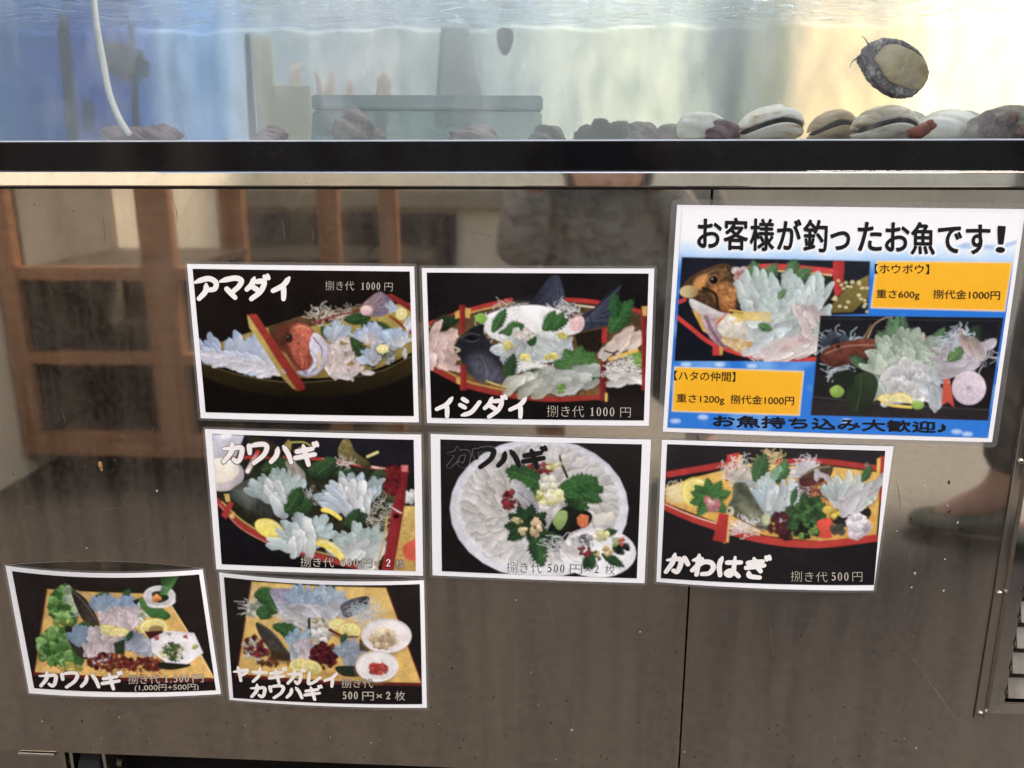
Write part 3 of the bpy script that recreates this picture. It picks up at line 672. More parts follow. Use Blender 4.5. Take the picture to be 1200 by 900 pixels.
        rim = np.clip((e+3.0*s.px)/(3.0*s.px), 0, 1)
        sh = sh*(1-(1-dark)*.7*rim*(cross < 0)) + .16*rim*(cross > 0)
        s.put(sl, al, c*np.clip(sh, .25, 1.5)[..., None])
    def fan(s, x, y, a0, a1, n, L, W, c1, c2, jit=.14, rows=1, shrink=.72):
        n = int(n*1.4); L, W = L*.95, W*.74
        for q in range(rows):
            Lq = L*shrink**q
            for i in range(n):
                t = (i+.5*(q % 2))/max(1, n-1); an = a0+(a1-a0)*t+s.r.uniform(-6, 6)
                k = s.r.uniform(1-jit, 1+jit); m = s.r.uniform(.88, 1.08)
                s.petal(x+s.r.uniform(-.08, .08)*L, y+s.r.uniform(-.06, .06)*L, Lq*k, W*k, an, np.clip(np.array(c1)*m, 0, 255), np.clip(np.array(c2)*m, 0, 255))
    def heap(s, pts, n, L, W, ang, jit, c1, c2):
        P = np.asarray(pts, float); x0, x1, y0, y1 = P[:, 0].min(), P[:, 0].max(), P[:, 1].min(), P[:, 1].max(); got = []
        n = max(3, int(n*.85)); L, W = L*1.05, W*.86
        for _ in range(n*12):
            x, y = s.r.uniform(x0, x1), s.r.uniform(y0, y1)
            if s.sd(P, np.array([[x]]), np.array([[y]]))[0, 0] < 0: got.append((x, y))
            if len(got) >= n: break
        got.sort(key=lambda q: q[1])
        for x, y in got:
            m = s.r.uniform(.84, 1.08); an = ang+s.r.uniform(-jit, jit); k = s.r.uniform(.75, 1.2)
            s.petal(x-math.cos(R(an))*L*.5, y-math.sin(R(an))*L*.5, L*k, W*k, an, np.clip(np.array(c1)*m, 0, 255), np.clip(np.array(c2)*m, 0, 255))
    def shiso(s, x, y, L, W, ang, col=(62, 118, 44), col2=(34, 78, 28), teeth=9):
        col = tuple(np.array(col)*(.88, .84, .92)); col2 = tuple(np.array(col2)*(.8, .74, .85))
        ca, sa = math.cos(R(ang)), math.sin(R(ang)); up, dn = [], []
        for i in range(teeth*2+1):
            t = i/(teeth*2); w_ = W*.5*(math.sin(math.pi*min(1, t*.94+.06))**.8)*(1.0 if i % 2 else .74)
            tt = t+(.05 if i % 2 else 0); jx = s.r.uniform(.9, 1.1)
            up.append((x+ca*L*tt-sa*w_*jx, y+sa*L*tt+ca*w_*jx)); dn.append((x+ca*L*tt+sa*w_*jx, y+sa*L*tt-ca*w_*jx))
        pts = up+[(x+ca*L*1.08, y+sa*L*1.08)]+dn[::-1]
        s.poly(pts, col, col2, (-sa, ca), tex=.35, ts=9)
        s.line([(x, y), (x+ca*L*.9, y+sa*L*.9)], (2.5, 1), np.clip(np.array(col)*1.35, 0, 255), alpha=.7)
        for i in range(1, 5):
            t = i/6; 
            for sg in (-1, 1): s.line([(x+ca*L*t, y+sa*L*t), (x+ca*L*(t+.16)-sg*sa*W*.3, y+sa*L*(t+.16)+sg*ca*W*.3)], (1.6, .8), np.clip(np.array(col)*1.3, 0, 255), alpha=.45)
    def threads(s, x, y, rx, ry, n, col, wd=2.2, curl=1.0, alpha=.85):
        for _ in range(int(n*1.5)):
            a = s.r.uniform(0, 6.28); q = math.sqrt(s.r.random())*.9; px, py = x+rx*q*math.cos(a), y+ry*q*math.sin(a)
            d = s.r.uniform(0, 6.28); pts = [(px, py)]; st = min(16, (rx+ry)*.16)
            for k in range(4):
                d += s.r.uniform(-1, 1)*curl; pts.append((pts[-1][0]+math.cos(d)*st, pts[-1][1]+math.sin(d)*st*.8))
            m = s.r.uniform(.75, 1.08); s.line(pts, wd*.72*s.r.uniform(.7, 1.2), np.clip(np.array(col)*m, 0, 255), alpha=alpha, n=4)
    def clump(s, x, y, rx, ry, n, r, cols, ang=0, alpha=.92):
        ca, sa = math.cos(R(ang)), math.sin(R(ang))
        for _ in range(n):
            a = s.r.uniform(0, 6.28); q = math.sqrt(s.r.random()); u, v = rx*q*math.cos(a), ry*q*math.sin(a)
            c = np.array(s.r.choice(cols))*s.r.uniform(.8, 1.15); rr = r*s.r.uniform(.5, 1.3); m = 7
            ph = s.r.uniform(0, 6); px, py = x+u*ca-v*sa, y+u*sa+v*ca
            s.poly([(px+rr*s.r.uniform(.6, 1.25)*math.cos(ph+k*6.283/m), py+rr*s.r.uniform(.6, 1.25)*math.sin(ph+k*6.283/m)) for k in range(m)], np.clip(c, 0, 255), np.clip(c*.7, 0, 255), (0, 1), tex=.3, ts=6, alpha=alpha)
    def lemon(s, x, y, r, sq=.6, ang=0, half=False):
        ca, sa = math.cos(R(ang)), math.sin(R(ang))
        def arc(f): 
            t = np.linspace(math.pi if half else 0, 2*math.pi, 26, endpoint=half)
            return np.stack([x+f*r*(np.cos(t)*ca-np.sin(t)*sq*sa), y+f*r*(np.cos(t)*sa+np.sin(t)*sq*ca)], 1)
        s.poly(arc(1), (214, 182, 36), (232, 208, 60)); s.poly(arc(.86), (240, 234, 190), tex=.05); s.poly(arc(.76), (226, 214, 110), (206, 190, 84), tex=.2, ts=7)
        for i in range(9):
            t = (math.pi if half else 0)+i*(math.pi if half else 2*math.pi)/9; e = (x+.74*r*(math.cos(t)*ca-math.sin(t)*sq*sa), y+.74*r*(math.cos(t)*sa+math.sin(t)*sq*ca)); s.line([(x, y), e], 1.6, (244, 238, 200), alpha=.7)
    def glow(s, edges, w, col):
        """soft halo printed round a letter"""
        P = np.array(edges).reshape(-1, 2); sl = s.sub(P[:, 0].min()-3*w, P[:, 0].max()+3*w, P[:, 1].min()-3*w, P[:, 1].max()+3*w)
        if sl is None: return
        X, Y = s.X[sl], s.Y[sl]; d2 = np.full(X.shape, 1e9)
        for (x0, y0), (x1, y1) in edges:
            dx, dy = x1-x0, y1-y0; t = np.clip(((X-x0)*dx+(Y-y0)*dy)/(dx*dx+dy*dy+1e-9), 0, 1); d2 = np.minimum(d2, (X-x0-t*dx)**2+(Y-y0-t*dy)**2)
        s.put(sl, np.clip(1.5-np.sqrt(d2)/w, 0, 1)*.95, np.ones(X.shape+(3,))*lin(col))
    def finish(s):
        I = s.img; J = I.copy()
        for _ in range(2):
            I = J.copy(); J[1:-1, 1:-1] = .44*I[1:-1, 1:-1]+.14*(I[:-2, 1:-1]+I[2:, 1:-1]+I[1:-1, :-2]+I[1:-1, 2:])
        X, Y = s.X, s.Y                                   # print texture of a real photo: uneven light, fine grain, softened colour
        lum = (J@np.array([.25, .6, .15]))[..., None]
        m = 1+.26*(vnoise(X, Y, 40, 61)-.5)+.12*(vnoise(X, Y, 9, 62)-.5)+.10*(vnoise(X, Y, 4, 63)-.5); wgt = s.food if s.food is not None else 1.0
        J = (lum+(J-lum)*(1-.16*wgt))*(1+(m[..., None]-1)*wgt)
        gl = np.clip((vnoise(X, Y, 6.5, 71)*.6+vnoise(X, Y, 14, 72)*.4-.80)*7, 0, 1)[..., None]*wgt*np.clip((lum-.10)*4, 0, 1)
        J = J*(1-.5*gl)+.5*gl*.78
        n = np.random.RandomState(s.k).normal(0, .03, I.shape[:2])[..., None]
        return np.clip(J*(1+n)+n*.01, .001, .82)

# ------------------------------------------------------------------ posters
BLUE_W = (190, 208, 226); LAV = (222, 214, 222); GRN_W = (196, 212, 206); PALE = (214, 218, 214)
class Poster:
    def __init__(s, label, region, paper, photo, bulge=(0, 0), size=(372, 262), group='laminated menu posters on the steel front', margin=.0025, flip=None):
        """region: the crop the outlines are measured in; paper: the four paper corners on the steel; bulge: how far (m) top and bottom edges stand off"""
        s.reg = region; s.z = 1200.0/(region[2]-region[0]); s.bulge = bulge; s.size = size; s.margin = margin
        s.c3 = unproject(np.array(paper, float)); s.photo = photo
        c = s.c3.mean(0)
        s.root = empty('menu_poster', (c[0], -.001, c[2]), label, 'poster', group)
        s.W = np.linalg.norm(s.c3[1]-s.c3[0]); s.H = np.linalg.norm(s.c3[3]-s.c3[0])
    def P(s, u, v, off):
        a, b, c, d = s.c3; u = np.asarray(u, float)[..., None]; v = np.asarray(v, float)[..., None]
        q = (a*(1-u)+b*u)*(1-v)+(d*(1-u)+c*u)*v
        uc = np.clip(u, 0, 1); vc = np.clip(v, 0, 1)
        bl = 4*uc*(1-uc)*(s.bulge[0]*(1-vc)**1.3+s.bulge[1]*vc**1.3)+.0009
        q = q.copy(); q[..., 1] -= bl[..., 0]+off
        return q
    def zpx(s, u, v, off):
        q = project(s.P(u, v, off)); return (q[..., 0]-s.reg[0])*s.z, (q[..., 1]-s.reg[1])*s.z
    def inv(s, X, Y, off):
        X = np.asarray(X, float); Y = np.asarray(Y, float); u = np.full(X.shape, .5); v = np.full(X.shape, .5); h = 1e-3
        for _ in range(9):
            x, y = s.zpx(u, v, off); xu, yu = s.zpx(u+h, v, off); xv, yv = s.zpx(u, v+h, off)
            a, b, c, d = (xu-x)/h, (xv-x)/h, (yu-y)/h, (yv-y)/h; det = a*d-b*c; ex, ey = X-x, Y-y
            u = u+(d*ex-b*ey)/det; v = v+(-c*ex+a*ey)/det
        return u, v
    def grid(s, name, us, vs, off, mat, back=None, cols=None):
        ny, nx = us.shape; co = s.P(us, vs, off).reshape(-1, 3); idx = np.arange(nx*ny).reshape(ny, nx)
        f = np.stack([idx[:-1, :-1], idx[1:, :-1], idx[1:, 1:], idx[:-1, 1:]], -1).reshape(-1, 4)
        if back is not None:
            cb = s.P(us, vs, back).reshape(-1, 3); n0 = nx*ny
            ring = list(idx[0, :])+list(idx[1:, -1])+list(idx[-1, -2::-1])+list(idx[-2:0:-1, 0])
            e = [(ring[i], ring[(i+1) % len(ring)], ring[(i+1) % len(ring)]+n0, ring[i]+n0) for i in range(len(ring))]
            co = np.concatenate([co, cb]); f = np.concatenate([f, f[:, ::-1]+n0, np.array(e)])
        me = bpy.data.meshes.new(name); me.vertices.add(len(co)); me.vertices.foreach_set('co', co.ravel().astype(np.float32))
        me.loops.add(f.size); me.loops.foreach_set('vertex_index', f.ravel().astype(np.int32))
        me.polygons.add(len(f)); me.polygons.foreach_set('loop_start', (np.arange(len(f))*4).astype(np.int32)); me.polygons.foreach_set('loop_total', np.full(len(f), 4, np.int32))
        me.update(calc_edges=True)
        if cols is not None:
            at_ = me.color_attributes.new('Col', 'FLOAT_COLOR', 'POINT'); cc = np.ones((len(co), 4), np.float32); cc[:, :3] = cols.reshape(-1, 3); at_.data.foreach_set('color', cc.ravel())
        me.polygons.foreach_set('use_smooth', np.full(len(f), back is None)); return link(name, me, mat, s.root)
    def build(s, art, bg=(20, 17, 16), seed=1):
        g = np.linspace(0, 1, 29); U, V = np.meshgrid(g, np.linspace(0, 1, 15))
        s.grid('paper', U, V, .0002, M['white'], back=0.0)
        # laminate rim, with rounded corners
        mu, mv = s.margin/s.W, s.margin/s.H; per = []
        for (cx, cy, a0) in ((0, 0, 180), (1, 0, 270), (1, 1, 0), (0, 1, 90)):
            nxt = {(0, 0): (1, 0), (1, 0): (1, 1), (1, 1): (0, 1), (0, 1): (0, 0)}[(cx, cy)]
            for k in range(7): a = R(a0+90*k/6); per.append(((cx, cy), (cx+mu*math.cos(a), cy+mv*math.sin(a))))
            for k in range(1, 14):
                t = k/14; b = (cx+(nxt[0]-cx)*t, cy+(nxt[1]-cy)*t); nrm = {(0, 0): (0, -mv), (1, 0): (mu, 0), (1, 1): (0, mv), (0, 1): (-mu, 0)}[(cx, cy)]
                per.append((b, (b[0]+nrm[0], b[1]+nrm[1])))
        inn = s.P([q[0][0] for q in per], [q[0][1] for q in per], .00008); out = s.P([q[1][0] for q in per], [q[1][1] for q in per], .00008)
        bm = bmesh.new(); A = [bm.verts.new(q) for q in inn]; B = [bm.verts.new(q) for q in out]; n = len(per)
        for i in range(n):
            j = (i+1) % n
            try: bm.faces.new((A[i], A[j], B[j], B[i]))
            except ValueError: pass
        bmesh.ops.remove_doubles(bm, verts=bm.verts[:], dist=1e-6)
        from_bm('laminate_rim', bm, M['film'], s.root)
        ph = np.array(s.photo, float); u, v = s.inv(ph[:, 0], ph[:, 1], .0004)
        a, b = np.meshgrid(np.linspace(0, 1, s.size[0]), np.linspace(0, 1, s.size[1]))
        U = (u[0]*(1-a)+u[1]*a)*(1-b)+(u[3]*(1-a)+u[2]*a)*b; V = (v[0]*(1-a)+v[1]*a)*(1-b)+(v[3]*(1-a)+v[2]*a)*b
        X, Y = s.zpx(U, V, .0004); p = Paint(X, Y, bg, seed); p.uv = (a, b)
        art(p)
        s.grid('printed_photo', U, V, .0004, M['print'], cols=p.finish())
    def mesh2d(s, name, items, off, mat):
        """items: list of (verts Nx2 in crop pixels, faces, rise per vertex)"""
        vs, fs = [], []; n0 = 0
        for v2, f, rise in items:
            v2 = np.asarray(v2, float); u, v = s.inv(v2[:, 0], v2[:, 1], off)
            q = s.P(u, v, off); q[:, 1] -= rise
            vs.append(q); fs += [tuple(int(i)+n0 for i in ff) for ff in f]; n0 += len(v2)
        me = bpy.data.meshes.new(name); me.from_pydata(np.concatenate(vs).tolist(), [], fs); me.update()
        bm = bmesh.new(); bm.from_mesh(me)
        for f in bm.faces:
            if f.normal.y > 0: f.normal_flip()
        bm.to_mesh(me); bm.free()
        return link(name, me, mat, s.root)

_fc = bpy.data.curves.new('lettering_source', 'FONT'); _fo = bpy.data.objects.new('lettering_source', _fc); C.objects.link(_fo); _fc.fill_mode = 'FRONT'
_fc.resolution_u = 4
def type_text(body, a, b, h, bold=0.0, wx=None):
    """set type whose foot runs from a to b (crop pixels), letters h tall"""
    _fc.body = body; _fc.offset = bold; bpy.context.view_layer.update()
    me = bpy.data.meshes.new_from_object(_fo.evaluated_get(bpy.context.evaluated_depsgraph_get()))
    v = np.array([q.co[:2] for q in me.vertices]); f = [tuple(p.vertices) for p in me.polygons]; bpy.data.meshes.remove(me)
    x0, x1 = v[:, 0].min(), v[:, 0].max(); t = (v[:, 0]-x0)/(x1-x0); a = np.array(a, float); b = np.array(b, float); d = b-a; L = np.linalg.norm(d); nrm = np.array([d[1], -d[0]])/L
    ylo, yhi = -.08, .84
    return (a+t[:, None]*d+((v[:, 1]-ylo)/(yhi-ylo)*h)[:, None]*nrm, f, 0.0)

def embolden(item, w):
    """thicken a letter by a band of half width w along its outline (crop pixels)"""
    v, f, _ = item; cnt = {}
    for q in f:
        for i in range(len(q)):
            e = (q[i], q[(i+1) % len(q)]); kx = (min(e), max(e)); cnt[kx] = cnt.get(kx, 0)+1
    ed = [e for e, c in cnt.items() if c == 1]; vs = [tuple(q) for q in v]; fs = list(f); r = [0.0]*len(vs); k = 0
    for a, b in ed:
        d = v[b]-v[a]; L = np.hypot(*d)
        if L < 1e-6: continue
        d = d/L; n = np.array([-d[1], d[0]])*w; base = len(vs); k += 1; h = 4e-6+(k % 23)*5e-7
        vs += [tuple(q) for q in (v[a]-n-d*w*.35, v[b]-n+d*w*.35, v[b]+n+d*w*.35, v[a]+n-d*w*.35)]; fs.append((base, base+1, base+2, base+3)); r += [h]*4
    return np.array(vs), fs, np.array(r)
def outline_of(item):
    v, f, _ = item; cnt = {}
    for q in f:
        for i in range(len(q)):
            e = (q[i], q[(i+1) % len(q)]); kx = (min(e), max(e)); cnt[kx] = cnt.get(kx, 0)+1
    return [(v[a], v[b]) for (a, b), c in cnt.items() if c == 1]
ST = {  # brush lettering, each stroke a path in a 100 x 100 box
 'ア': [[(4, 26), (34, 15), (66, 11), (91, 27), (86, 52), (62, 58)], [(50, 34), (46, 64), (18, 94)]],
 'マ': [[(4, 22), (36, 13), (70, 9), (92, 20), (78, 46), (48, 70)], [(30, 54), (64, 90)]],
 'ダ': [[(40, 8), (28, 36), (8, 56)], [(34, 26), (80, 24), (66, 64), (26, 96)], [(34, 46), (62, 66)], [(82, 2), (88, 15)], [(95, -2), (101, 11)]],
 'イ': [[(80, 8), (54, 40), (12, 62)], [(56, 42), (57, 70), (56, 96)]],
 'シ': [[(20, 14), (38, 26)], [(8, 42), (28, 54)], [(14, 90), (56, 74), (92, 28)]],
 'カ': [[(8, 36), (50, 33), (78, 28), (90, 38), (82, 78), (68, 92), (54, 82)], [(46, 8), (42, 50), (10, 94)]],
 'ワ': [[(14, 20), (18, 52)], [(14, 22), (50, 13), (80, 12), (92, 26), (78, 60), (36, 96)]],
 'ハ': [[(34, 26), (28, 60), (6, 88)], [(58, 18), (78, 48), (94, 88)]],
 'ギ': [[(12, 40), (78, 26)], [(6, 68), (90, 50)], [(38, 12), (50, 52), (64, 96)], [(82, 2), (88, 15)], [(95, -2), (101, 11)]],
 'ヤ': [[(8, 44), (50, 35), (86, 28), (78, 46), (60, 60)], [(30, 12), (42, 52), (52, 96)]],
 'ナ': [[(8, 38), (50, 37), (92, 35)], [(54, 8), (50, 56), (18, 96)]],
 'ガ': [[(6, 36), (50, 33), (82, 32), (77, 76), (65, 92), (52, 80)], [(44, 8), (40, 50), (10, 94)], [(84, 2), (90, 15)], [(97, -2), (103, 11)]],
 'レ': [[(26, 12), (25, 50), (26, 88), (58, 74), (90, 44)]],
 'か': [[(8, 38), (56, 30), (64, 52), (54, 88), (38, 84)], [(36, 8), (30, 48), (8, 92)], [(76, 24), (94, 52)]],
 'わ': [[(28, 6), (28, 50), (28, 96)], [(6, 32), (42, 28), (8, 78)], [(10, 76), (46, 40), (78, 38), (92, 60), (78, 86), (50, 92)]],
 'は': [[(16, 12), (9, 50), (18, 92)], [(40, 34), (94, 30)], [(68, 8), (69, 68), (58, 90), (42, 82), (54, 70), (76, 78), (94, 92)]],
 'ぎ': [[(18, 30), (76, 20)], [(14, 52), (84, 38)], [(38, 8), (54, 40), (74, 64)], [(26, 70), (34, 88), (74, 92)], [(86, 0), (92, 13)], [(98, -4), (104, 9)]],
}
def ribbon(path, wd, rise0):
    P = catmull(path, 7) if len(path) > 2 else np.array([np.array(path[0])*(1-t)+np.array(path[-1])*t for t in np.linspace(0, 1, 6)])
    n = len(P); T = np.gradient(P, axis=0); T /= np.linalg.norm(T, axis=1)[:, None]+1e-9; N = np.stack([-T[:, 1], T[:, 0]], 1)
    t = np.linspace(0, 1, n); w_ = wd*.5*(1.0+.10*np.sin(t*3.1)-.10*t)*(np.clip(.55+t*3.2, 0, 1) if len(path) > 2 else 1.0)
    vs = np.concatenate([P+N*w_[:, None], P-N*w_[:, None]]); f = [(i, i+1, n+i+1, n+i) for i in range(n-1)]; r = list(rise0+t*2e-5)*2
    for end, sg in ((0, -1), (n-1, 1)):
        m = 8; base = len(vs); a0 = math.atan2(N[end, 1], N[end, 0])
        arc = np.array([P[end]+w_[end]*np.array([math.cos(a0-sg*math.pi*k/m), math.sin(a0-sg*math.pi*k/m)]) for k in range(m+1)])
        vs = np.concatenate([vs, arc]); f.append(tuple(range(base, base+m+1))); r += [rise0+t[end]*2e-5+1e-6]*(m+1)
    return vs, f, np.array(r)
DG = {'0': [('e', 50, 50, 33, 48, 17, 42)],
      '1': [('p', [(41, 12), (59, 4), (59, 92), (41, 92)]), ('p', [(24, 92), (76, 92), (76, 97), (24, 97)]), ('p', [(22, 17), (41, 12), (41, 18), (22, 22)])],
      '2': [('r', [(24, 30), (32, 11), (54, 6), (72, 24), (64, 48), (42, 70), (25, 90)], [17, 8, 8, 17, 15, 8, 6]), ('p', [(22, 84), (78, 82), (80, 96), (20, 96)])],
      '5': [('p', [(30, 4), (74, 4), (72, 17), (30, 15)]), ('p', [(29, 5), (35, 5), (34, 50), (28, 50)]), ('r', [(30, 48), (50, 40), (72, 54), (72, 78), (52, 94), (25, 88)], [5, 9, 18, 18, 9, 15])],
      ',': [('r', [(46, 86), (52, 92), (44, 108)], [15, 12, 4])], '+': [('p', [(20, 48), (80, 48), (80, 55), (20, 55)]), ('p', [(47, 22), (53, 22), (53, 82), (47, 82)])]}
def digits(body, a, b, h, bold=0.0):
    """old-style serif figures from a to b on the foot line, h tall (crop pixels)"""
    a = np.array(a, float); b = np.array(b, float); d = b-a; L = np.linalg.norm(d); nrm = np.array([d[1], -d[0]])/L
    wid = [.62 if c in ',' else 1.0 for c in body]; tot = sum(wid); x = 0; V, Fc, Rr = [], [], []
    for i, c in enumerate(body):
        for q in DG[c]:
            n0 = len(V); h0 = 2e-6*len(V)/20
            if q[0] == 'e':
                t = np.linspace(0, 2*math.pi, 28, endpoint=False); o = np.stack([q[1]+q[3]*np.cos(t), q[2]+q[4]*np.sin(t)], 1); n_ = np.stack([q[1]+q[5]*np.cos(t), q[2]+q[6]*np.sin(t)], 1)
                vs = np.concatenate([o, n_]); f = [(k, (k+1) % 28, 28+(k+1) % 28, 28+k) for k in range(28)]; r = np.zeros(len(vs))+h0
            elif q[0] == 'p': vs = np.array(q[1], float); f = [tuple(range(len(vs)))]; r = np.zeros(len(vs))+h0
            else:
                P = catmull(q[1], 6); w_ = np.interp(np.linspace(0, 1, len(P)), np.linspace(0, 1, len(q[2])), q[2])*.5
                T = np.gradient(P, axis=0); T /= np.linalg.norm(T, axis=1)[:, None]; N = np.stack([-T[:, 1], T[:, 0]], 1)
                vs = np.concatenate([P+N*w_[:, None], P-N*w_[:, None]]); n = len(P); f = [(k, k+1, n+k+1, n+k) for k in range(n-1)]; r = np.zeros(len(vs))+h0+1e-6
            for v, rr in zip(vs, r): V.append(tuple(a+d*((x+wid[i]*v[0]/100)/tot)+nrm*h*(1-v[1]/100))); Rr.append(rr)
            Fc += [tuple(n0+k for k in g) for g in f]
        x += wid[i]
    return np.array(V), Fc, np.array(Rr)
def brush_text(body, quad, wd=17, gap=1.06):
    """brush lettering filling the quad TL, TR, BR, BL (crop pixels)"""
    q = np.array(quad, float); n = len(body); items = []; rise = 0
    for i, ch in enumerate(body):
        for st in ST[ch]:
            v, f, r = ribbon(st, wd if len(st) > 2 or np.hypot(*(np.array(st[0])-np.array(st[-1]))) > 20 else wd*.72, rise); rise += 4e-6
            u = ((i+v[:, 0]/100/gap+.03)/n)[:, None]; w_ = (v[:, 1]/100)[:, None]
            items.append(((q[0]*(1-u)+q[1]*u)*(1-w_)+(q[3]*(1-u)+q[2]*u)*w_, f, r))
    return items

# ---- tilefish boat
p1 = Poster('laminated poster of a red fish head behind a red bar, on a boat dish', (210, 300, 500, 500),
            [(219.7, 309.2), (485.5, 312.1), (491, 494.5), (235.9, 489.7)], [(65, 62), (1118, 75), (1138, 776), (128, 757)], (.001, .002))
def art1(p):
    p.poly([(60, 60), (1140, 60), (1140, 780), (100, 780)], (24, 19, 16), (13, 10, 9), tex=.2, ts=120)
    p.poly([(105, 500), (350, 575), (620, 612), (950, 565), (1140, 470), (1140, 560), (900, 655), (600, 690), (300, 650), (112, 575)], (52, 42, 16), (18, 15, 9), sm=True, soft=14)
    p.poly([(104, 452), (330, 375), (500, 325), (640, 285), (870, 248), (1130, 230), (1130, 470), (960, 545), (800, 590), (620, 592), (500, 585), (350, 565), (200, 532), (106, 505)], (172, 150, 62), (120, 98, 38), tex=.18, ts=30)
    p.line([(106, 510), (350, 580), (620, 602), (950, 556), (1138, 468)], 13, (16, 12, 8)); p.line([(106, 520), (350, 590), (620, 612), (950, 566), (1138, 480)], 3, (110, 92, 50), alpha=.7)
    p.poly([(430, 345), (640, 275), (880, 250), (900, 300), (700, 330), (560, 360), (450, 420)], (96, 68, 40), (60, 40, 24), tex=.4, ts=16)
    for i in range(14): p.petal(150+i*22+p.r.uniform(-12, 12), 540-p.r.uniform(0, 20), p.r.uniform(110, 165), p.r.uniform(38, 58), -120+i*2+p.r.uniform(-14, 14), (206, 206, 222), (160, 184, 216))
    for i in range(22): p.petal(150+i*15, 520+i*2.5+p.r.uniform(-14, 14), p.r.uniform(90, 130), p.r.uniform(30, 50), -160+p.r.uniform(-20, 40), (232, 224, 228), (184, 202, 224))
    p.heap([(125, 470), (210, 480), (480, 545), (480, 580), (330, 560), (150, 515)], 26, 80, 30, -10, 30, (238, 228, 230), (204, 210, 226))
    p.threads(750, 280, 120, 34, 34, (214, 206, 190), 2.4, 1.4); p.line([(650, 325), (760, 290), (870, 268)], (9, 6), (130, 26, 26))
    for x, y, L, W, a in ((690, 350, 120, 70, 20), (800, 310, 130, 70, -5), (880, 320, 120, 80, 30), (690, 340, 80, 50, 60), (950, 320, 110, 70, 40), (760, 330, 90, 60, 70)): p.shiso(x, y, L, W, a, (52, 94, 40), (24, 52, 22))
    p.fan(760, 420, -135, -40, 8, 105, 46, (220, 220, 226), (166, 192, 216)); p.fan(930, 420, -165, -20, 11, 105, 44, (236, 216, 214), (160, 184, 216), rows=2)
    p.fan(1060, 440, -160, -60, 6, 100, 44, (214, 214, 220), (150, 182, 214))
    p.heap([(720, 440), (830, 400), (900, 560), (760, 590), (690, 540)], 44, 74, 32, 40, 90, (236, 218, 212), (222, 204, 204))
    p.shiso(830, 395, 190, 80, 52, (56, 96, 44), (26, 56, 24))
    p.fan(960, 520, -170, -80, 7, 100, 42, (214, 214, 220), (164, 190, 216)); p.heap([(960, 440), (1100, 400), (1120, 470), (1000, 520)], 14, 60, 26, -50, 60, (222, 222, 224), (190, 204, 216))
    p.threads(1010, 470, 50, 40, 22, (40, 60, 34), 3.2); p.lemon(985, 450, 30, .7)
    p.heap([(700, 560), (880, 570), (980, 530), (900, 575), (760, 592)], 14, 60, 24, 10, 60, (240, 228, 222), (220, 210, 212))
    # head
    p.poly([(452, 400), (480, 345), (540, 322), (610, 328), (655, 365), (700, 405), (722, 455), (705, 530), (660, 575), (600, 582), (560, 545), (520, 480), (470, 440)], (80, 40, 24), (150, 66, 44), (1, .3), sm=True, tex=.35, ts=14)
    p.poly([(545, 345), (600, 332), (652, 372), (625, 430), (622, 500), (630, 545), (600, 545), (565, 505), (540, 450), (525, 420)], (194, 98, 70), (150, 62, 44), sm=True, tex=.45, ts=11, soft=14)
    p.poly([(655, 372), (705, 410), (722, 460), (704, 530), (660, 578), (610, 584), (570, 560), (625, 550), (650, 500), (630, 440)], (206, 200, 212), (158, 152, 176), sm=True, tex=.25, ts=16, soft=7)
    p.line([(650, 395), (690, 450), (680, 520), (640, 565)], (7, 4), (104, 84, 100)); p.line([(676, 470), (684, 510), (668, 545)], (12, 8), (206, 180, 100)); p.line([(520, 455), (565, 525), (620, 570)], (5, 3), (56, 24, 18))
    p.ell(532, 398, 21, 23, (74, 56, 46), (40, 30, 26), tex=.3, soft=8); p.ell(533, 399, 13, 15, (16, 13, 14), soft=5); p.ell(527, 391, 3.5, 3, (190, 186, 180), soft=4); p.line([(560, 350), (600, 340), (640, 362)], (6, 3), (232, 160, 130), alpha=.6); p.line([(585, 470), (600, 510), (596, 540)], (5, 3), (226, 150, 124), alpha=.5); p.clump(560, 420, 40, 60, 34, 7, [(150, 60, 42), (206, 110, 80), (120, 50, 36)], alpha=.35); p.poly([(470, 410), (520, 350), (560, 345), (530, 430), (500, 450)], (52, 28, 20), soft=30, alpha=.6, tex=.5); p.line([(640, 470), (660, 520), (630, 560)], (9, 4), (240, 236, 240), alpha=.6)
    # bars and tail
    p.poly([(330, 288), (352, 300), (505, 560), (575, 652), (548, 640), (500, 590), (340, 345)], (190, 168, 72), (140, 116, 46), tex=.15)
    p.poly([(332, 284), (374, 282), (612, 632), (606, 648), (574, 656)], (158, 44, 28), (122, 28, 20), (1, 1), tex=.12)
    p.poly([(1000, 190), (1030, 184), (1130, 240), (1130, 275)], (140, 32, 30), (110, 22, 24)); p.poly([(1010, 288), (1030, 290), (1130, 362), (1130, 385)], (140, 34, 30)); 
    p.poly([(880, 250), (965, 176), (1012, 198), (1042, 232), (1000, 285), (930, 292)], (146, 118, 112), (96, 92, 124), (1, .4), sm=True, tex=.3, ts=12)
    for i in range(9): p.line([(905, 268), (965+i*10, 185+i*11)], (2, 2), (186, 160, 150) if i % 2 else (88, 78, 92), alpha=.55)
    p.ell(908, 264, 30, 24, (226, 190, 190), (204, 160, 164)); p.heap([(1000, 225), (1060, 225), (1060, 265), (1000, 265)], 7, 50, 24, 20, 40, (200, 206, 222), (170, 188, 220))
    p.lemon(1078, 280, 27, 1.1, 20); p.heap([(1095, 280), (1130, 285), (1130, 345), (1100, 340)], 10, 46, 28, 70, 60, (226, 222, 224), (206, 208, 216))
p1.build(art1, seed=11)
p1.mesh2d('title_lettering', brush_text('アマダイ', [(68, 98), (560, 96), (560, 212), (72, 214)], 21.9), .0006, M['ink_white'])
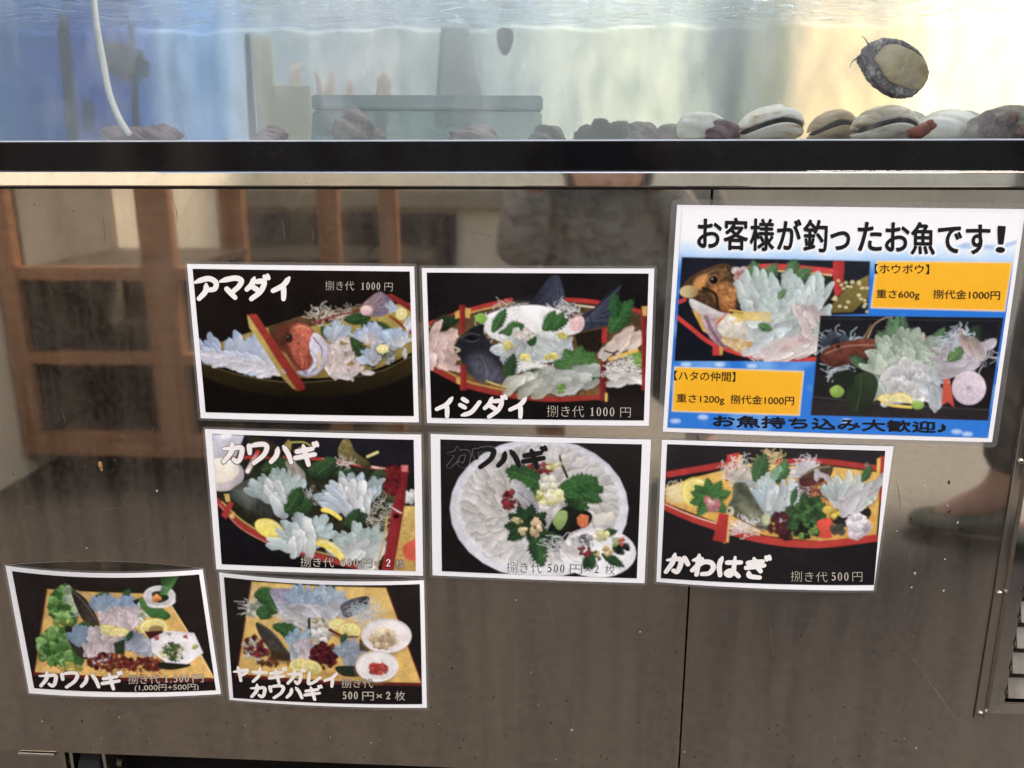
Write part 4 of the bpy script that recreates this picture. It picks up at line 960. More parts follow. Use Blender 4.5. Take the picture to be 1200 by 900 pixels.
p1.mesh2d('price_lettering', [type_text('捌き代', (708, 166), (848, 168), 46, -.015), digits('1000', (878, 164), (978, 166), 38, .004), type_text('円', (995, 170), (1034, 171), 44, -.015)], .0006, M['ink_beige'])

# ---- striped beakfish boat
p2 = Poster('laminated poster of a black fish with raised tail in a red boat', (490, 300, 780, 510),
            [(494.4, 314), (766.7, 314.5), (760.2, 498.6), (500.6, 495.3)], [(42, 80), (1118, 85), (1095, 797), (65, 785)], (.001, .001))
def art2(p):
    p.poly([(30, 70), (1130, 70), (1130, 800), (50, 800)], (24, 21, 22), (15, 12, 13), tex=.2, ts=140)
    p.poly([(60, 340), (250, 270), (450, 220), (720, 215), (1110, 285), (1105, 600), (880, 690), (640, 695), (400, 662), (230, 622), (62, 535)], (74, 56, 34), (108, 76, 36), sm=False, tex=.4, ts=24)
    p.line([(50, 330), (250, 262), (450, 212)], 20, (170, 40, 34)); p.line([(50, 344), (250, 276), (450, 228)], 7, (196, 150, 60)); p.line([(712, 212), (830, 220), (960, 242), (1110, 278)], 20, (172, 38, 34)); p.line([(760, 238), (960, 262)], 8, (206, 190, 160))
    p.line([(60, 540), (150, 585), (250, 632), (450, 676), (650, 694), (890, 684)], 24, (150, 40, 28)); p.line([(60, 522), (150, 565), (250, 612), (450, 656)], 8, (190, 136, 50))
    p.poly([(885, 640), (1110, 600), (1110, 790), (890, 720)], (20, 16, 16), (30, 22, 20))
    p.shiso(60, 350, 150, 90, -20, (40, 66, 34), (20, 36, 18)); p.poly([(228, 250), (256, 258), (250, 300), (228, 300)], (206, 160, 60)); p.poly([(200, 240), (228, 237), (229, 370), (203, 376)], (160, 30, 28), (110, 18, 20), (1, 0))
    p.heap([(60, 370), (170, 350), (195, 460), (120, 490), (60, 480)], 24, 90, 46, -40, 40, (232, 202, 190), (222, 184, 172)); p.heap([(110, 490), (180, 480), (205, 550), (130, 555), (60, 520)], 14, 80, 42, 20, 40, (228, 196, 186), (216, 176, 166)); p.heap([(55, 420), (120, 430), (120, 520), (60, 520)], 10, 70, 40, -70, 30, (226, 186, 176), (232, 208, 198))
    p.threads(340, 345, 50, 55, 24, (226, 226, 224), 2.4)
    # dorsal fin and tail
    p.poly([(560, 205), (600, 150), (645, 100), (682, 98), (700, 150), (712, 205), (690, 262), (600, 250), (540, 235)], (30, 32, 44), (58, 62, 80), (1, 0), tex=.35, ts=10, sm=True)
    for i in range(14): p.line([(560+i*10, 240), (600+i*7, 140+abs(i-9)*8)], (2.4, 1), (92, 96, 112) if i % 2 else (18, 18, 24), alpha=.6)
    for i in range(7): p.line([(445+i*18, 240), (470+i*22, 178+(6-i)*5)], (6, 2), (44, 46, 58))
    p.poly([(742, 312), (850, 255), (920, 180), (990, 126), (950, 240), (962, 320), (860, 352), (780, 366)], (52, 56, 76), (24, 24, 32), (0, -1), tex=.3, ts=12)
    for i in range(16): p.line([(800, 320), (985-i*3, 132+i*13)], (2, 1.4), (104, 110, 130) if i % 3 else (16, 16, 22), alpha=.5)
    p.line([(845, 330), (835, 300), (830, 275)], 12, (26, 26, 32), alpha=.6)
    # white flank
    p.poly([(318, 300), (430, 252), (560, 238), (680, 262), (742, 308), (800, 300), (790, 362), (700, 392), (560, 420), (420, 420), (330, 372)], (240, 238, 234), (206, 206, 204), sm=True, tex=.08, ts=40)
    p.poly([(742, 308), (790, 290), (802, 340), (770, 366), (735, 350)], (224, 186, 184), (206, 160, 158), sm=True, soft=12)
    p.threads(700, 255, 70, 30, 24, (232, 232, 232), 2.6, 1.6); p.threads(440, 240, 60, 20, 12, (228, 228, 226), 2.4)
    p.poly([(172, 440), (215, 385), (265, 345), (320, 330), (320, 380), (370, 440), (410, 480), (432, 560), (430, 612), (320, 612), (250, 570), (205, 500)], (22, 22, 26), (44, 44, 52), sm=True, tex=.35, ts=22)
    p.poly([(240, 510), (300, 470), (370, 520), (400, 600), (300, 600)], (66, 68, 80), (90, 92, 106), sm=True, tex=.5, ts=18, soft=40, alpha=.75); p.line([(205, 400), (250, 375), (300, 385)], 4, (84, 86, 96), alpha=.7); p.ell(262, 402, 34, 16, (14, 14, 16), ang=10); p.line([(235, 410), (265, 416), (295, 405)], 3, (90, 92, 100), alpha=.8); p.line([(170, 440), (200, 455), (185, 465)], 8, (196, 180, 150))
    p.line([(300, 480), (330, 540), (335, 600)], 4, (120, 122, 130), alpha=.5)
    p.poly([(272, 290), (310, 276), (340, 300), (322, 330), (282, 318)], (140, 186, 60), (100, 150, 36))
    for x, y, L, W, a, in ((360, 370, 130, 70, -60), (420, 370, 100, 90, -20), (390, 375, 110, 60, -5), (600, 355, 140, 80, -20), (610, 360, 110, 70, -60), (660, 350, 90, 60, -60)): p.shiso(x, y, L, W, a, (66, 124, 54), (36, 84, 34))
    p.poly([(760, 380), (900, 350), (890, 470), (780, 470)], (34, 26, 20), tex=.4)
    for cx, cy in ((470, 470), (650, 470)):
        p.fan(cx, cy, -170, -10, 9, 115, 56, (196, 206, 200), (214, 220, 214), rows=2); p.fan(cx, cy-10, -10, 190, 8, 100, 56, (206, 212, 214), (190, 204, 214))
    p.heap([(400, 420), (560, 400), (740, 420), (720, 520), (560, 520), (430, 510)], 34, 96, 44, 50, 80, (204, 212, 206), (186, 200, 202)); p.ell(550, 405, 26, 34, (40, 80, 36)); p.heap([(480, 370), (560, 360), (560, 400), (500, 400)], 5, 60, 26, 10, 40, (222, 196, 178), (206, 206, 196))
    for x, y in ((438, 436), (700, 390), (516, 496), (646, 492)):
        p.clump(x, y, 22, 16, 9, 17, [(238, 222, 72), (226, 206, 54), (246, 236, 130)])
    p.poly([(600, 520), (680, 510), (690, 570), (620, 575)], (88, 40, 44)); p.threads(560, 540, 80, 34, 60, (238, 236, 232), 3, 1.8)
    for an in (-160, -120, -80, -45, -15, 15): p.shiso(770, 555, 120, 90, an, (84, 142, 62), (46, 98, 40))
    p.shiso(430, 600, 130, 80, -75, (52, 92, 44), (28, 56, 26)); p.shiso(500, 590, 110, 60, -20, (56, 100, 46), (28, 56, 26))
    p.heap([(450, 600), (600, 570), (655, 610), (600, 665), (470, 640)], 15, 130, 54, -25, 18, (176, 180, 160), (206, 208, 196)); p.heap([(670, 580), (830, 540), (860, 590), (720, 660), (680, 620)], 15, 130, 54, -15, 16, (180, 188, 178), (208, 214, 206)); p.heap([(730, 630), (840, 600), (840, 640), (740, 660)], 5, 100, 50, -20, 12, (206, 206, 198), (190, 194, 186))
    p.clump(690, 646, 18, 16, 10, 14, [(120, 168, 60), (90, 140, 44)]); p.line([(330, 606), (400, 630), (450, 640)], (8, 4), (200, 176, 90))
    # right cell
    p.poly([(885, 470), (915, 480), (912, 706), (880, 700)], (130, 26, 26), (90, 18, 20), (1, 0)); p.poly([(892, 350), (914, 350), (914, 420), (890, 420)], (170, 34, 30))
    p.shiso(930, 370, 190, 110, -55, (60, 124, 52), (32, 82, 34)); p.shiso(960, 300, 120, 70, -95, (50, 110, 48), (26, 70, 30))
    p.heap([(915, 450), (1060, 310), (1095, 340), (1090, 420), (960, 470)], 16, 130, 54, -48, 12, (236, 226, 214), (224, 196, 176)); p.line([(905, 460), (940, 470), (970, 462)], 8, (40, 34, 30)); p.line([(930, 500), (1000, 478), (1060, 458)], 18, (224, 176, 52)); p.clump(1055, 505, 40, 24, 12, 24, [(130, 180, 60), (106, 156, 48)])
    p.threads(990, 550, 80, 50, 70, (236, 236, 230), 3); p.heap([(920, 570), (1070, 560), (1070, 620), (930, 620)], 10, 100, 44, 10, 18, (228, 224, 216), (240, 238, 232))
    p.poly([(1082, 250), (1112, 240), (1102, 650), (1084, 650)], (150, 32, 30), (96, 20, 22), (1, 0)); p.poly([(1085, 245), (1112, 245), (1108, 290), (1090, 290)], (206, 160, 60)); p.poly([(203, 530), (233, 530), (238, 650), (205, 650)], (164, 36, 30), (120, 24, 22), (1, 0)); p.poly([(186, 590), (204, 590), (204, 622), (186, 616)], (206, 160, 60)); p.poly([(180, 272), (200, 262), (200, 300), (180, 304)], (206, 160, 60)); p.line([(912, 670), (912, 700)], 12, (206, 170, 70))
p2.build(art2, seed=23)
p2.mesh2d('title_lettering', brush_text('イシダイ', [(72, 678), (548, 680), (548, 786), (74, 782)], 19.6), .0006, M['ink_white'])
p2.mesh2d('price_lettering', [type_text('捌き代', (624, 780), (804, 782), 56, -.015), digits('1000', (828, 776), (956, 778), 44, .004), type_text('円', (980, 782), (1030, 783), 52, -.015)], .0006, M['ink_beige'])
# ---- filefish boat with four sashimi fans
p4 = Poster('laminated poster of four pale sashimi fans in a red boat with a white bowl', (230, 495, 510, 685),
            [(240.5, 502.5), (493.7, 509), (496, 674.2), (254, 666.5)], [(80, 57), (1092, 87), (1103, 747), (128, 712)], (.0015, .001))
def art4(p):
    p.poly([(60, 50), (1120, 50), (1120, 760), (60, 760)], (28, 27, 34), (16, 14, 18), tex=.2, ts=130)
    p.poly([(100, 200), (300, 185), (620, 190), (900, 235), (1030, 260), (985, 560), (930, 740), (620, 670), (380, 590), (220, 500), (110, 400)], (34, 40, 26), (44, 36, 22), tex=.5, ts=26)
    p.line([(85, 190), (300, 174), (620, 184), (900, 228), (1060, 246)], 16, (172, 44, 40)); p.line([(760, 200), (900, 226), (960, 236)], 8, (226, 196, 180))
    p.line([(105, 395), (160, 450), (230, 520), (400, 612), (600, 672), (890, 742)], 30, (158, 42, 34)); p.line([(130, 400), (240, 500), (400, 588), (600, 648), (780, 690)], 8, (196, 160, 74), alpha=.8); p.line([(115, 410), (225, 532), (390, 622)], 4, (220, 150, 130), alpha=.7)
    p.poly([(80, 60), (240, 65), (200, 170), (84, 185)], (206, 204, 218), (180, 176, 186), tex=.08); p.ell(150, 68, 26, 12, (250, 250, 255), soft=18)
    p.ell(128, 262, 112, 84, (216, 206, 200), (170, 160, 168), (1, 0)); p.ell(118, 240, 98, 62, (238, 232, 216), (222, 212, 192), tex=.06)
    p.poly([(250, 70), (330, 74), (420, 120), (440, 190), (300, 160)], (46, 42, 26), (34, 32, 22)); p.poly([(435, 120), (462, 86), (480, 100), (474, 140), (450, 150)], (150, 130, 56)); p.line([(480, 100), (540, 100), (580, 120)], 5, (196, 186, 70)); p.line([(495, 145), (525, 130)], 9, (216, 206, 80))
    p.poly([(712, 140), (740, 86), (772, 92), (800, 150), (872, 200), (870, 232), (800, 210), (730, 190)], (128, 116, 58), (40, 36, 26), (1, 1), tex=.4, sm=True); p.line([(860, 172), (910, 150)], 12, (222, 214, 120)); p.threads(720, 205, 60, 20, 18, (214, 208, 196), 3)
    p.line([(310, 150), (258, 245)], 22, (190, 40, 40), (230, 224, 216)); p.poly([(168, 350), (230, 300), (300, 280), (350, 350), (410, 450), (380, 490), (290, 455), (205, 405)], (70, 74, 66), (38, 40, 36), sm=True, tex=.4, ts=16); p.ell(292, 292, 13, 12, (20, 20, 20)); p.poly([(190, 340), (250, 320), (300, 380), (260, 430)], (110, 116, 108), alpha=.5, soft=50)
    for x, y, L, W, a in ((330, 240, 140, 90, -20), (420, 220, 110, 80, 10), (560, 240, 130, 110, 0), (610, 260, 120, 100, -40), (700, 250, 120, 80, 20), (870, 290, 120, 110, -10), (900, 320, 130, 100, 40)): p.shiso(x, y, L, W, a, (62, 100, 52), (28, 56, 28))
    p.threads(930, 470, 70, 90, 46, (196, 190, 172), 3, 1.3); p.clump(990, 290, 62, 75, 90, 12, [(92, 18, 26), (120, 24, 30), (64, 12, 20)]); p.threads(985, 300, 70, 80, 40, (120, 20, 30), 4)
    p.heap([(460, 215), (500, 220), (555, 310), (530, 350)], 8, 100, 36, 60, 10, (206, 190, 176), (176, 170, 160)); p.clump(600, 350, 40, 30, 14, 20, [(60, 56, 44), (120, 112, 96), (40, 36, 30)]); p.threads(560, 370, 34, 40, 14, (206, 206, 204), 3)
    p.fan(420, 400, -165, -40, 9, 190, 72, (206, 218, 214), (168, 190, 188), rows=2); p.heap([(330, 340), (430, 300), (450, 430), (400, 470)], 9, 110, 48, -110, 22, (206, 218, 224), (226, 232, 234))
    p.fan(800, 430, -175, -45, 12, 200, 76, (206, 214, 220), (176, 196, 204), rows=2); p.heap([(700, 350), (830, 310), (890, 430), (790, 490), (700, 430)], 14, 130, 58, -100, 28, (212, 218, 220), (226, 230, 232)); p.fan(780, 440, -170, -130, 6, 170, 44, (206, 214, 224), (190, 204, 220))
    p.shiso(440, 440, 150, 130, -15, (66, 112, 50), (30, 66, 30)); p.shiso(470, 430, 120, 100, -60, (60, 104, 46), (28, 60, 28)); p.shiso(740, 510, 130, 100, -20, (58, 98, 50), (26, 56, 28)); p.shiso(770, 520, 100, 80, -60, (58, 98, 50), (26, 56, 28))
    p.lemon(378, 540, 76, .62, 35); p.ell(350, 530, 60, 40, (236, 220, 96), (226, 206, 60), ang=30)
    p.fan(540, 630, -170, -20, 12, 190, 66, (214, 222, 218), (174, 198, 200), rows=2); p.heap([(430, 560), (600, 530), (600, 650), (500, 640)], 14, 110, 52, -95, 22, (214, 222, 222), (226, 232, 230))
    p.fan(820, 660, -175, -10, 12, 170, 64, (206, 218, 214), (170, 192, 188), rows=2); p.heap([(720, 640), (850, 620), (940, 640), (880, 740), (760, 690)], 12, 120, 50, -60, 50, (222, 224, 222), (206, 214, 214)); p.petal(860, 690, 110, 70, -35, (180, 190, 184), (214, 220, 216))
    p.lemon(680, 460, 58, .32, 32, True); p.line([(635, 440), (680, 452), (722, 482)], 18, (234, 212, 50)); p.lemon(672, 650, 90, .5, 38, True); p.line([(608, 608), (680, 634), (738, 694)], 18, (236, 212, 44))
    p.poly([(1035, 260), (1110, 240), (1110, 360), (1030, 380)], (20, 30, 24)); p.poly([(1000, 420), (1110, 420), (1110, 755), (985, 755)], (206, 172, 80), (176, 136, 54), tex=.25); p.clump(1075, 372, 30, 30, 16, 16, [(240, 238, 234), (222, 220, 214)])
    p.poly([(1040, 620), (1110, 590), (1110, 690), (1050, 680)], (206, 80, 46), sm=True); p.poly([(1028, 222), (1066, 222), (1050, 400), (990, 750), (930, 750), (985, 420), (1030, 300)], (156, 32, 36), (110, 20, 24), (1, 0), tex=.14); p.poly([(1030, 215), (1064, 215), (1060, 248), (1032, 246)], (206, 110, 106)); p.ell(1004, 472, 15, 13, (40, 8, 10)); p.line([(972, 420), (1010, 445), (1030, 455)], 5, (226, 220, 216))
    p.poly([(125, 465), (165, 395), (188, 405), (150, 485)], (170, 42, 36)); p.poly([(140, 360), (165, 360), (170, 395), (150, 400)], (210, 180, 90)); p.poly([(168, 462), (190, 450), (190, 480), (170, 482)], (214, 180, 80)); p.line([(960, 470), (940, 600), (900, 745)], 10, (196, 160, 80))
p4.build(art4, seed=37)
bt = brush_text('カワハギ', [(124, 92), (612, 104), (608, 218), (122, 204)], 21)
p4.mesh2d('title_edge', brush_text('カワハギ', [(124, 92), (612, 104), (608, 218), (122, 204)], 27.6), .0005, simple('brown_edge_print', (.10, .06, .05), .3))
p4.mesh2d('title_lettering', bt, .00065, M['ink_white'])
cap = [type_text('捌き代', (524, 724), (690, 728), 48, -.015), digits('500', (722, 722), (816, 724), 38, .004), type_text('円×', (832, 728), (920, 730), 46, -.015), type_text('枚', (1000, 732), (1044, 733), 44, -.015)]
p4.mesh2d('price_edge', [embolden(q, 2.6) for q in cap], .0005, M['ink_edge'])
p4.mesh2d('price_lettering', [embolden(q, .5) for q in cap], .00065, M['ink_beige'])
p4.mesh2d('price_digit', [digits('2', (948, 724), (980, 725), 38, .01)], .0006, M['ink_white'])

# ---- thin sliced filefish on a round plate
p5 = Poster('laminated poster of thin white sashimi on a round plate with green leaves, second row middle', (495, 495, 775, 695),
            [(504.8, 508.3), (762.8, 514.8), (755.1, 682.8), (507.1, 673.5)], [(90, 85), (1103, 110), (1077, 783), (98, 747)], (.001, .001))
def art5(p):
    p.poly([(60, 60), (1120, 60), (1120, 800), (60, 800)], (30, 26, 26), (24, 21, 21), tex=.15, ts=150)
    p.ell(586, 432, 448, 352, (196, 198, 210), (212, 212, 218), tex=.05); p.ell(590, 420, 420, 326, (206, 206, 212), (220, 218, 218), tex=.06)
    for ring, n, L in ((1.0, 46, 150), (.78, 38, 150), (.58, 30, 140), (.40, 22, 120)):
        for i in range(n):
            a = i*2*math.pi/n+ring; x = 590+400*ring*math.cos(a); y = 415+306*ring*math.sin(a); m = p.r.uniform(.93, 1.05)
            p.petal(x, y, L*p.r.uniform(.8, 1.1), p.r.uniform(50, 80), math.degrees(a)+180+p.r.uniform(-26, 26), np.clip(np.array((222, 218, 212))*m, 0, 255), np.clip(np.array((208, 204, 198))*m, 0, 255), dark=.88, alpha=.75)
    for _ in range(60):
        a = p.r.uniform(0, 6.28); q = p.r.uniform(.45, 1); x = 590+390*q*math.cos(a); y = 415+300*q*math.sin(a)
        p.line([(x, y), (x+p.r.uniform(-40, 40), y+p.r.uniform(-24, 24)), (x+p.r.uniform(-60, 60), y+p.r.uniform(-40, 40))], (2.4, 1), (176, 170, 166), alpha=.5)
    p.poly([(860, 470), (960, 445), (970, 480), (930, 520), (860, 510)], (226, 220, 206), (196, 192, 180)); p.line([(300, 650), (330, 680), (375, 668)], 5, (150, 140, 130), alpha=.7)
    p.threads(490, 620, 90, 60, 60, (206, 208, 210), 2.4, 1.6, .6); p.threads(640, 560, 80, 90, 40, (186, 190, 192), 2.4, 1.6, .6)
    p.poly([(690, 440), (760, 420), (850, 460), (830, 520), (740, 560), (700, 640), (640, 640), (620, 560)], (30, 30, 26), (20, 20, 18), sm=True, tex=.4); p.line([(690, 168), (700, 210), (728, 275)], (10, 14), (40, 44, 28))
    p.clump(590, 232, 70, 22, 20, 20, [(150, 40, 46), (170, 60, 60), (120, 30, 36)]); p.clump(660, 218, 34, 16, 9, 14, [(226, 216, 110), (232, 226, 150)])
    for x, y, L, W, a in ((620, 330, 210, 110, -148), (560, 290, 150, 120, -160), (600, 300, 130, 80, 120), (680, 330, 230, 150, 2), (700, 340, 190, 120, -18), (690, 350, 170, 90, 30), (800, 360, 110, 70, 20)): p.shiso(x, y, L, W, a, (62, 122, 50), (36, 86, 36))
    p.clump(452, 388, 46, 52, 40, 16, [(132, 36, 44), (150, 50, 56), (104, 26, 34)]); p.heap([(470, 320), (520, 310), (560, 440), (520, 450)], 8, 120, 60, 70, 14, (206, 206, 210), (150, 148, 152)); p.line([(480, 350), (540, 400), (550, 440)], 5, (90, 86, 90), alpha=.7)
    p.clump(640, 300, 50, 22, 18, 22, [(244, 240, 226), (236, 228, 196)]); p.clump(640, 360, 66, 46, 44, 20, [(240, 234, 170), (230, 220, 110), (246, 242, 214)]); p.threads(760, 415, 38, 30, 30, (30, 36, 28), 3)
    for an in (150, 185, 215, 245, -80, -40, 20, 60): p.shiso(530, 530, 120, 80, an, (46, 84, 42), (22, 50, 24))
    p.shiso(560, 560, 170, 110, 75, (56, 104, 46), (30, 66, 30)); p.shiso(610, 560, 120, 80, 30, (46, 84, 42), (24, 54, 26)); p.shiso(585, 600, 120, 60, 85, (62, 116, 52), (36, 76, 36))
    p.clump(530, 520, 90, 50, 40, 11, [(22, 30, 20), (50, 74, 40), (30, 44, 26)]); p.clump(575, 532, 24, 34, 14, 18, [(232, 206, 160), (222, 186, 140)]); p.clump(472, 496, 30, 14, 8, 13, [(226, 216, 150), (216, 200, 120)]); p.clump(505, 548, 16, 14, 6, 12, [(226, 210, 150)])
    p.poly([(655, 490), (690, 446), (726, 450), (722, 500), (690, 540), (665, 520)], (150, 178, 96), (110, 142, 66), sm=True); p.poly([(776, 480), (795, 460), (836, 470), (830, 520), (800, 532), (780, 510)], (222, 122, 58), (196, 92, 40)); p.threads(670, 610, 50, 46, 26, (212, 214, 216), 2.6)
    p.ell(883, 656, 190, 124, (212, 210, 214), (230, 228, 230), (0, 1)); p.ell(878, 650, 168, 104, (232, 230, 230), tex=.06); p.heap([(700, 600), (800, 580), (790, 700), (720, 690)], 16, 70, 36, 20, 60, (236, 232, 230), (222, 218, 218))
    for x, y, L, W, a in ((900, 560, 80, 50, -10), (860, 650, 100, 70, 120), (900, 660, 130, 60, 30), (850, 670, 70, 60, 90), (960, 610, 60, 50, 60)): p.shiso(x, y, L, W, a, (48, 92, 44), (26, 58, 28))
    p.clump(835, 590, 38, 26, 16, 17, [(150, 146, 152), (196, 194, 198), (96, 92, 98)]); p.clump(896, 568, 34, 22, 14, 15, [(244, 240, 196), (236, 228, 150)]); p.clump(812, 645, 28, 24, 14, 14, [(126, 36, 48), (150, 50, 60)]); p.clump(932, 645, 24, 16, 10, 13, [(236, 210, 150), (226, 190, 120)]); p.clump(874, 672, 22, 22, 12, 11, [(222, 200, 130), (60, 80, 40)]); p.clump(1008, 634, 26, 24, 14, 15, [(28, 30, 28), (50, 50, 46)]); p.clump(1000, 600, 16, 12, 7, 11, [(206, 96, 70)]); p.poly([(950, 580), (985, 575), (980, 620), (955, 625)], (120, 156, 80), alpha=.8)
p5.build(art5, seed=41)
p5.mesh2d('title_edge', brush_text('カワハギ', [(118, 118), (624, 126), (622, 232), (120, 226)], 25.3), .0005, simple('grey_edge_print', (.17, .16, .16), .3))
p5.mesh2d('title_lettering', brush_text('カワハギ', [(118, 118), (624, 126), (622, 232), (120, 226)], 21.3), .00065, M['ink_black'])
p5.mesh2d('price_lettering', [type_text('捌き代', (424, 754), (600, 758), 56, -.014), digits('500', (622, 752), (718, 755), 42, .006), type_text('円×', (740, 760), (846, 763), 52, -.014), digits('2', (860, 757), (890, 758), 42, .006), type_text('枚', (916, 764), (966, 766), 50, -.014)], .0006, M['ink_grey'])

# ---- filefish on a yellow boat
p6 = Poster('laminated poster of a grey fish head on a yellow boat with lemon, second row right', (760, 505, 1060, 700),
            [(775.5, 515), (1046.7, 522.5), (1023.2, 691.2), (769, 681.2)], [(88, 62), (1110, 93), (1057, 722), (58, 690)], (.0005, .005))
def art6(p):
    p.poly([(40, 50), (1130, 50), (1130, 740), (40, 740)], (34, 30, 34), (27, 24, 27), tex=.12, ts=150)
    p.poly([(82, 262), (230, 215), (370, 180), (480, 152), (800, 160), (1092, 192), (1068, 490), (850, 522), (560, 492), (330, 432), (80, 335)], (226, 180, 66), (206, 150, 46), tex=.14, ts=30)
    p.line([(76, 206), (230, 180), (372, 156)], 28, (176, 40, 36)); p.line([(600, 148), (800, 142), (1085, 176)], 26, (170, 38, 34)); p.line([(600, 166), (800, 160), (1085, 192)], 7, (40, 26, 20))
    p.line([(70, 350), (180, 400), (300, 442), (520, 506), (780, 532), (1066, 502)], 34, (180, 46, 36)); p.line([(70, 340), (180, 388), (300, 428), (520, 488)], 5, (230, 190, 150))
    p.poly([(408, 108), (434, 112), (428, 226), (408, 230)], (222, 176, 72)); p.poly([(368, 113), (424, 102), (412, 228), (360, 238)], (192, 46, 40), (160, 34, 32)); p.poly([(1072, 130), (1092, 124), (1080, 330), (1064, 332)], (222, 176, 60)); p.poly([(1088, 118), (1115, 118), (1098, 330), (1078, 332)], (170, 34, 32))
    p.threads(130, 290, 46, 40, 40, (230, 222, 190), 3, 1.6); p.ell(140, 300, 46, 40, (226, 206, 140), soft=20, alpha=.7); p.lemon(222, 286, 72, .98, 10); p.ell(212, 282, 52, 56, (238, 224, 96), (228, 208, 64), alpha=.75, soft=16)
    for an in (-100, -60, -140, 170, 200, -20, 130, 40): p.shiso(292, 320, 100, 64, an, (74, 136, 58), (44, 100, 42))
    p.clump(300, 342, 34, 26, 20, 16, [(226, 150, 146), (206, 110, 112), (236, 186, 176)])
    p.threads(430, 190, 80, 56, 60, (236, 230, 214), 3.4, 1.8); p.heap([(380, 200), (480, 170), (500, 240), (400, 250)], 12, 80, 36, 10, 60, (236, 226, 210), (222, 210, 190)); p.threads(565, 135, 64, 30, 40, (222, 196, 130), 3, 1.8); p.threads(735, 152, 50, 26, 36, (236, 232, 232), 3.4, 1.6); p.heap([(670, 190), (780, 150), (790, 200), (690, 230)], 10, 70, 36, -20, 40, (230, 226, 226), (206, 204, 206))
    p.heap([(430, 240), (600, 200), (600, 330), (480, 310)], 18, 100, 46, -20, 50, (222, 222, 214), (196, 206, 206)); p.shiso(500, 240, 140, 100, -70, (74, 124, 66), (44, 90, 46)); p.shiso(560, 240, 120, 80, -30, (80, 134, 70), (46, 96, 48))
    p.fan(620, 390, -150, -40, 11, 190, 70, (226, 228, 232), (184, 206, 202), rows=2); p.fan(570, 400, -150, -100, 6, 150, 60, (206, 214, 220), (170, 196, 204)); p.heap([(560, 280), (690, 240), (680, 380), (600, 400)], 12, 120, 54, -80, 26, (222, 228, 230), (204, 216, 216)); p.shiso(630, 200, 70, 50, -80, (84, 150, 76), (50, 110, 56)); p.petal(580, 230, 80, 40, -60, (140, 190, 150), (120, 176, 140))
    p.poly([(398, 250), (436, 240), (462, 252), (500, 318), (545, 390), (575, 425), (568, 466), (520, 456), (470, 425), (405, 402), (366, 378), (372, 350), (392, 310)], (100, 106, 82), (66, 70, 56), sm=True, tex=.45, ts=16)
    p.poly([(400, 250), (440, 244), (490, 310), (470, 330), (420, 290)], (60, 62, 46), soft=16, tex=.5, alpha=.8); p.poly([(430, 340), (520, 390), (560, 450), (460, 410)], (150, 152, 124), soft=40, alpha=.6); p.ell(384, 376, 18, 22, (196, 186, 150)); p.ell(378, 374, 7, 9, (50, 44, 34)); p.ell(552, 414, 20, 26, (196, 196, 150), soft=16); p.threads(440, 450, 70, 34, 40, (236, 232, 228), 3, 1.6); p.line([(400, 400), (460, 430), (540, 470)], 5, (30, 30, 26))
    p.poly([(708, 222), (760, 180), (830, 158), (866, 168), (850, 215), (790, 250), (730, 262), (710, 250)], (78, 66, 44), (44, 36, 26), sm=True, tex=.35); p.line([(720, 210), (780, 178), (850, 166)], 7, (150, 136, 104), alpha=.7)
    p.threads(790, 270, 80, 66, 60, (96, 24, 36), 5, 1.3); p.threads(790, 260, 70, 50, 24, (130, 50, 60), 3.4, 1.3); p.heap([(780, 200), (880, 200), (880, 300), (820, 260)], 10, 60, 30, 30, 60, (226, 222, 222), (206, 200, 206))
    p.clump(640, 440, 76, 56, 70, 17, [(72, 22, 36), (92, 30, 42), (52, 16, 26)])
    for an in (-100, -60, -20, 20, 60, 100, 150, 200): p.shiso(745, 400, 110, 84, an, (56, 100, 48), (30, 64, 30))
    p.clump(750, 400, 90, 70, 60, 20, [(52, 92, 44), (70, 120, 56), (34, 64, 32)]); p.clump(740, 470, 60, 36, 40, 14, [(30, 40, 26), (20, 26, 18), (110, 150, 60)]); p.shiso(670, 350, 90, 40, -75, (56, 112, 52), (34, 76, 36))
    p.poly([(890, 360), (1000, 345), (1045, 380), (1010, 430), (920, 450), (850, 420)], (26, 26, 22), (36, 34, 28), sm=True, tex=.4); p.clump(865, 385, 40, 16, 8, 18, [(226, 190, 50)])
    p.fan(930, 370, -140, -20, 12, 180, 62, (228, 222, 228), (196, 212, 202), rows=2); p.heap([(880, 300), (1040, 220), (1070, 260), (960, 370), (890, 350)], 14, 130, 50, -38, 16, (232, 222, 228), (206, 212, 206)); p.fan(890, 320, -150, -60, 6, 90, 40, (206, 214, 210), (176, 196, 190)); p.shiso(1000, 240, 90, 50, -60, (64, 124, 60), (36, 84, 40)); p.clump(1026, 160, 10, 10, 5, 9, [(140, 140, 130)])
    p.poly([(798, 420), (850, 410), (864, 440), (856, 480), (862, 498), (825, 505), (800, 495), (806, 470), (790, 450)], (226, 74, 46), (204, 52, 34), sm=True); p.clump(890, 466, 28, 22, 10, 18, [(110, 108, 96), (80, 80, 72)]); p.clump(978, 446, 50, 46, 34, 24, [(244, 234, 238), (230, 212, 222), (250, 246, 248)])
    p.poly([(358, 388), (380, 386), (376, 520), (352, 526)], (222, 176, 72)); p.poly([(330, 384), (376, 392), (364, 524), (302, 512)], (186, 42, 36), (160, 32, 30))
p6.build(art6, bg=(28, 25, 28), seed=53)
p6.mesh2d('title_lettering', brush_text('かわはぎ', [(80, 566), (570, 592), (552, 698), (68, 668)], 20.7), .0006, M['ink_white'])
p6.mesh2d('price_lettering', [type_text('捌き代', (667, 706), (838, 710), 50, -.015), digits('500', (852, 702), (942, 703), 40, .004), type_text('円', (956, 706), (1002, 706), 48, -.015)], .0006, M['ink_beige'])

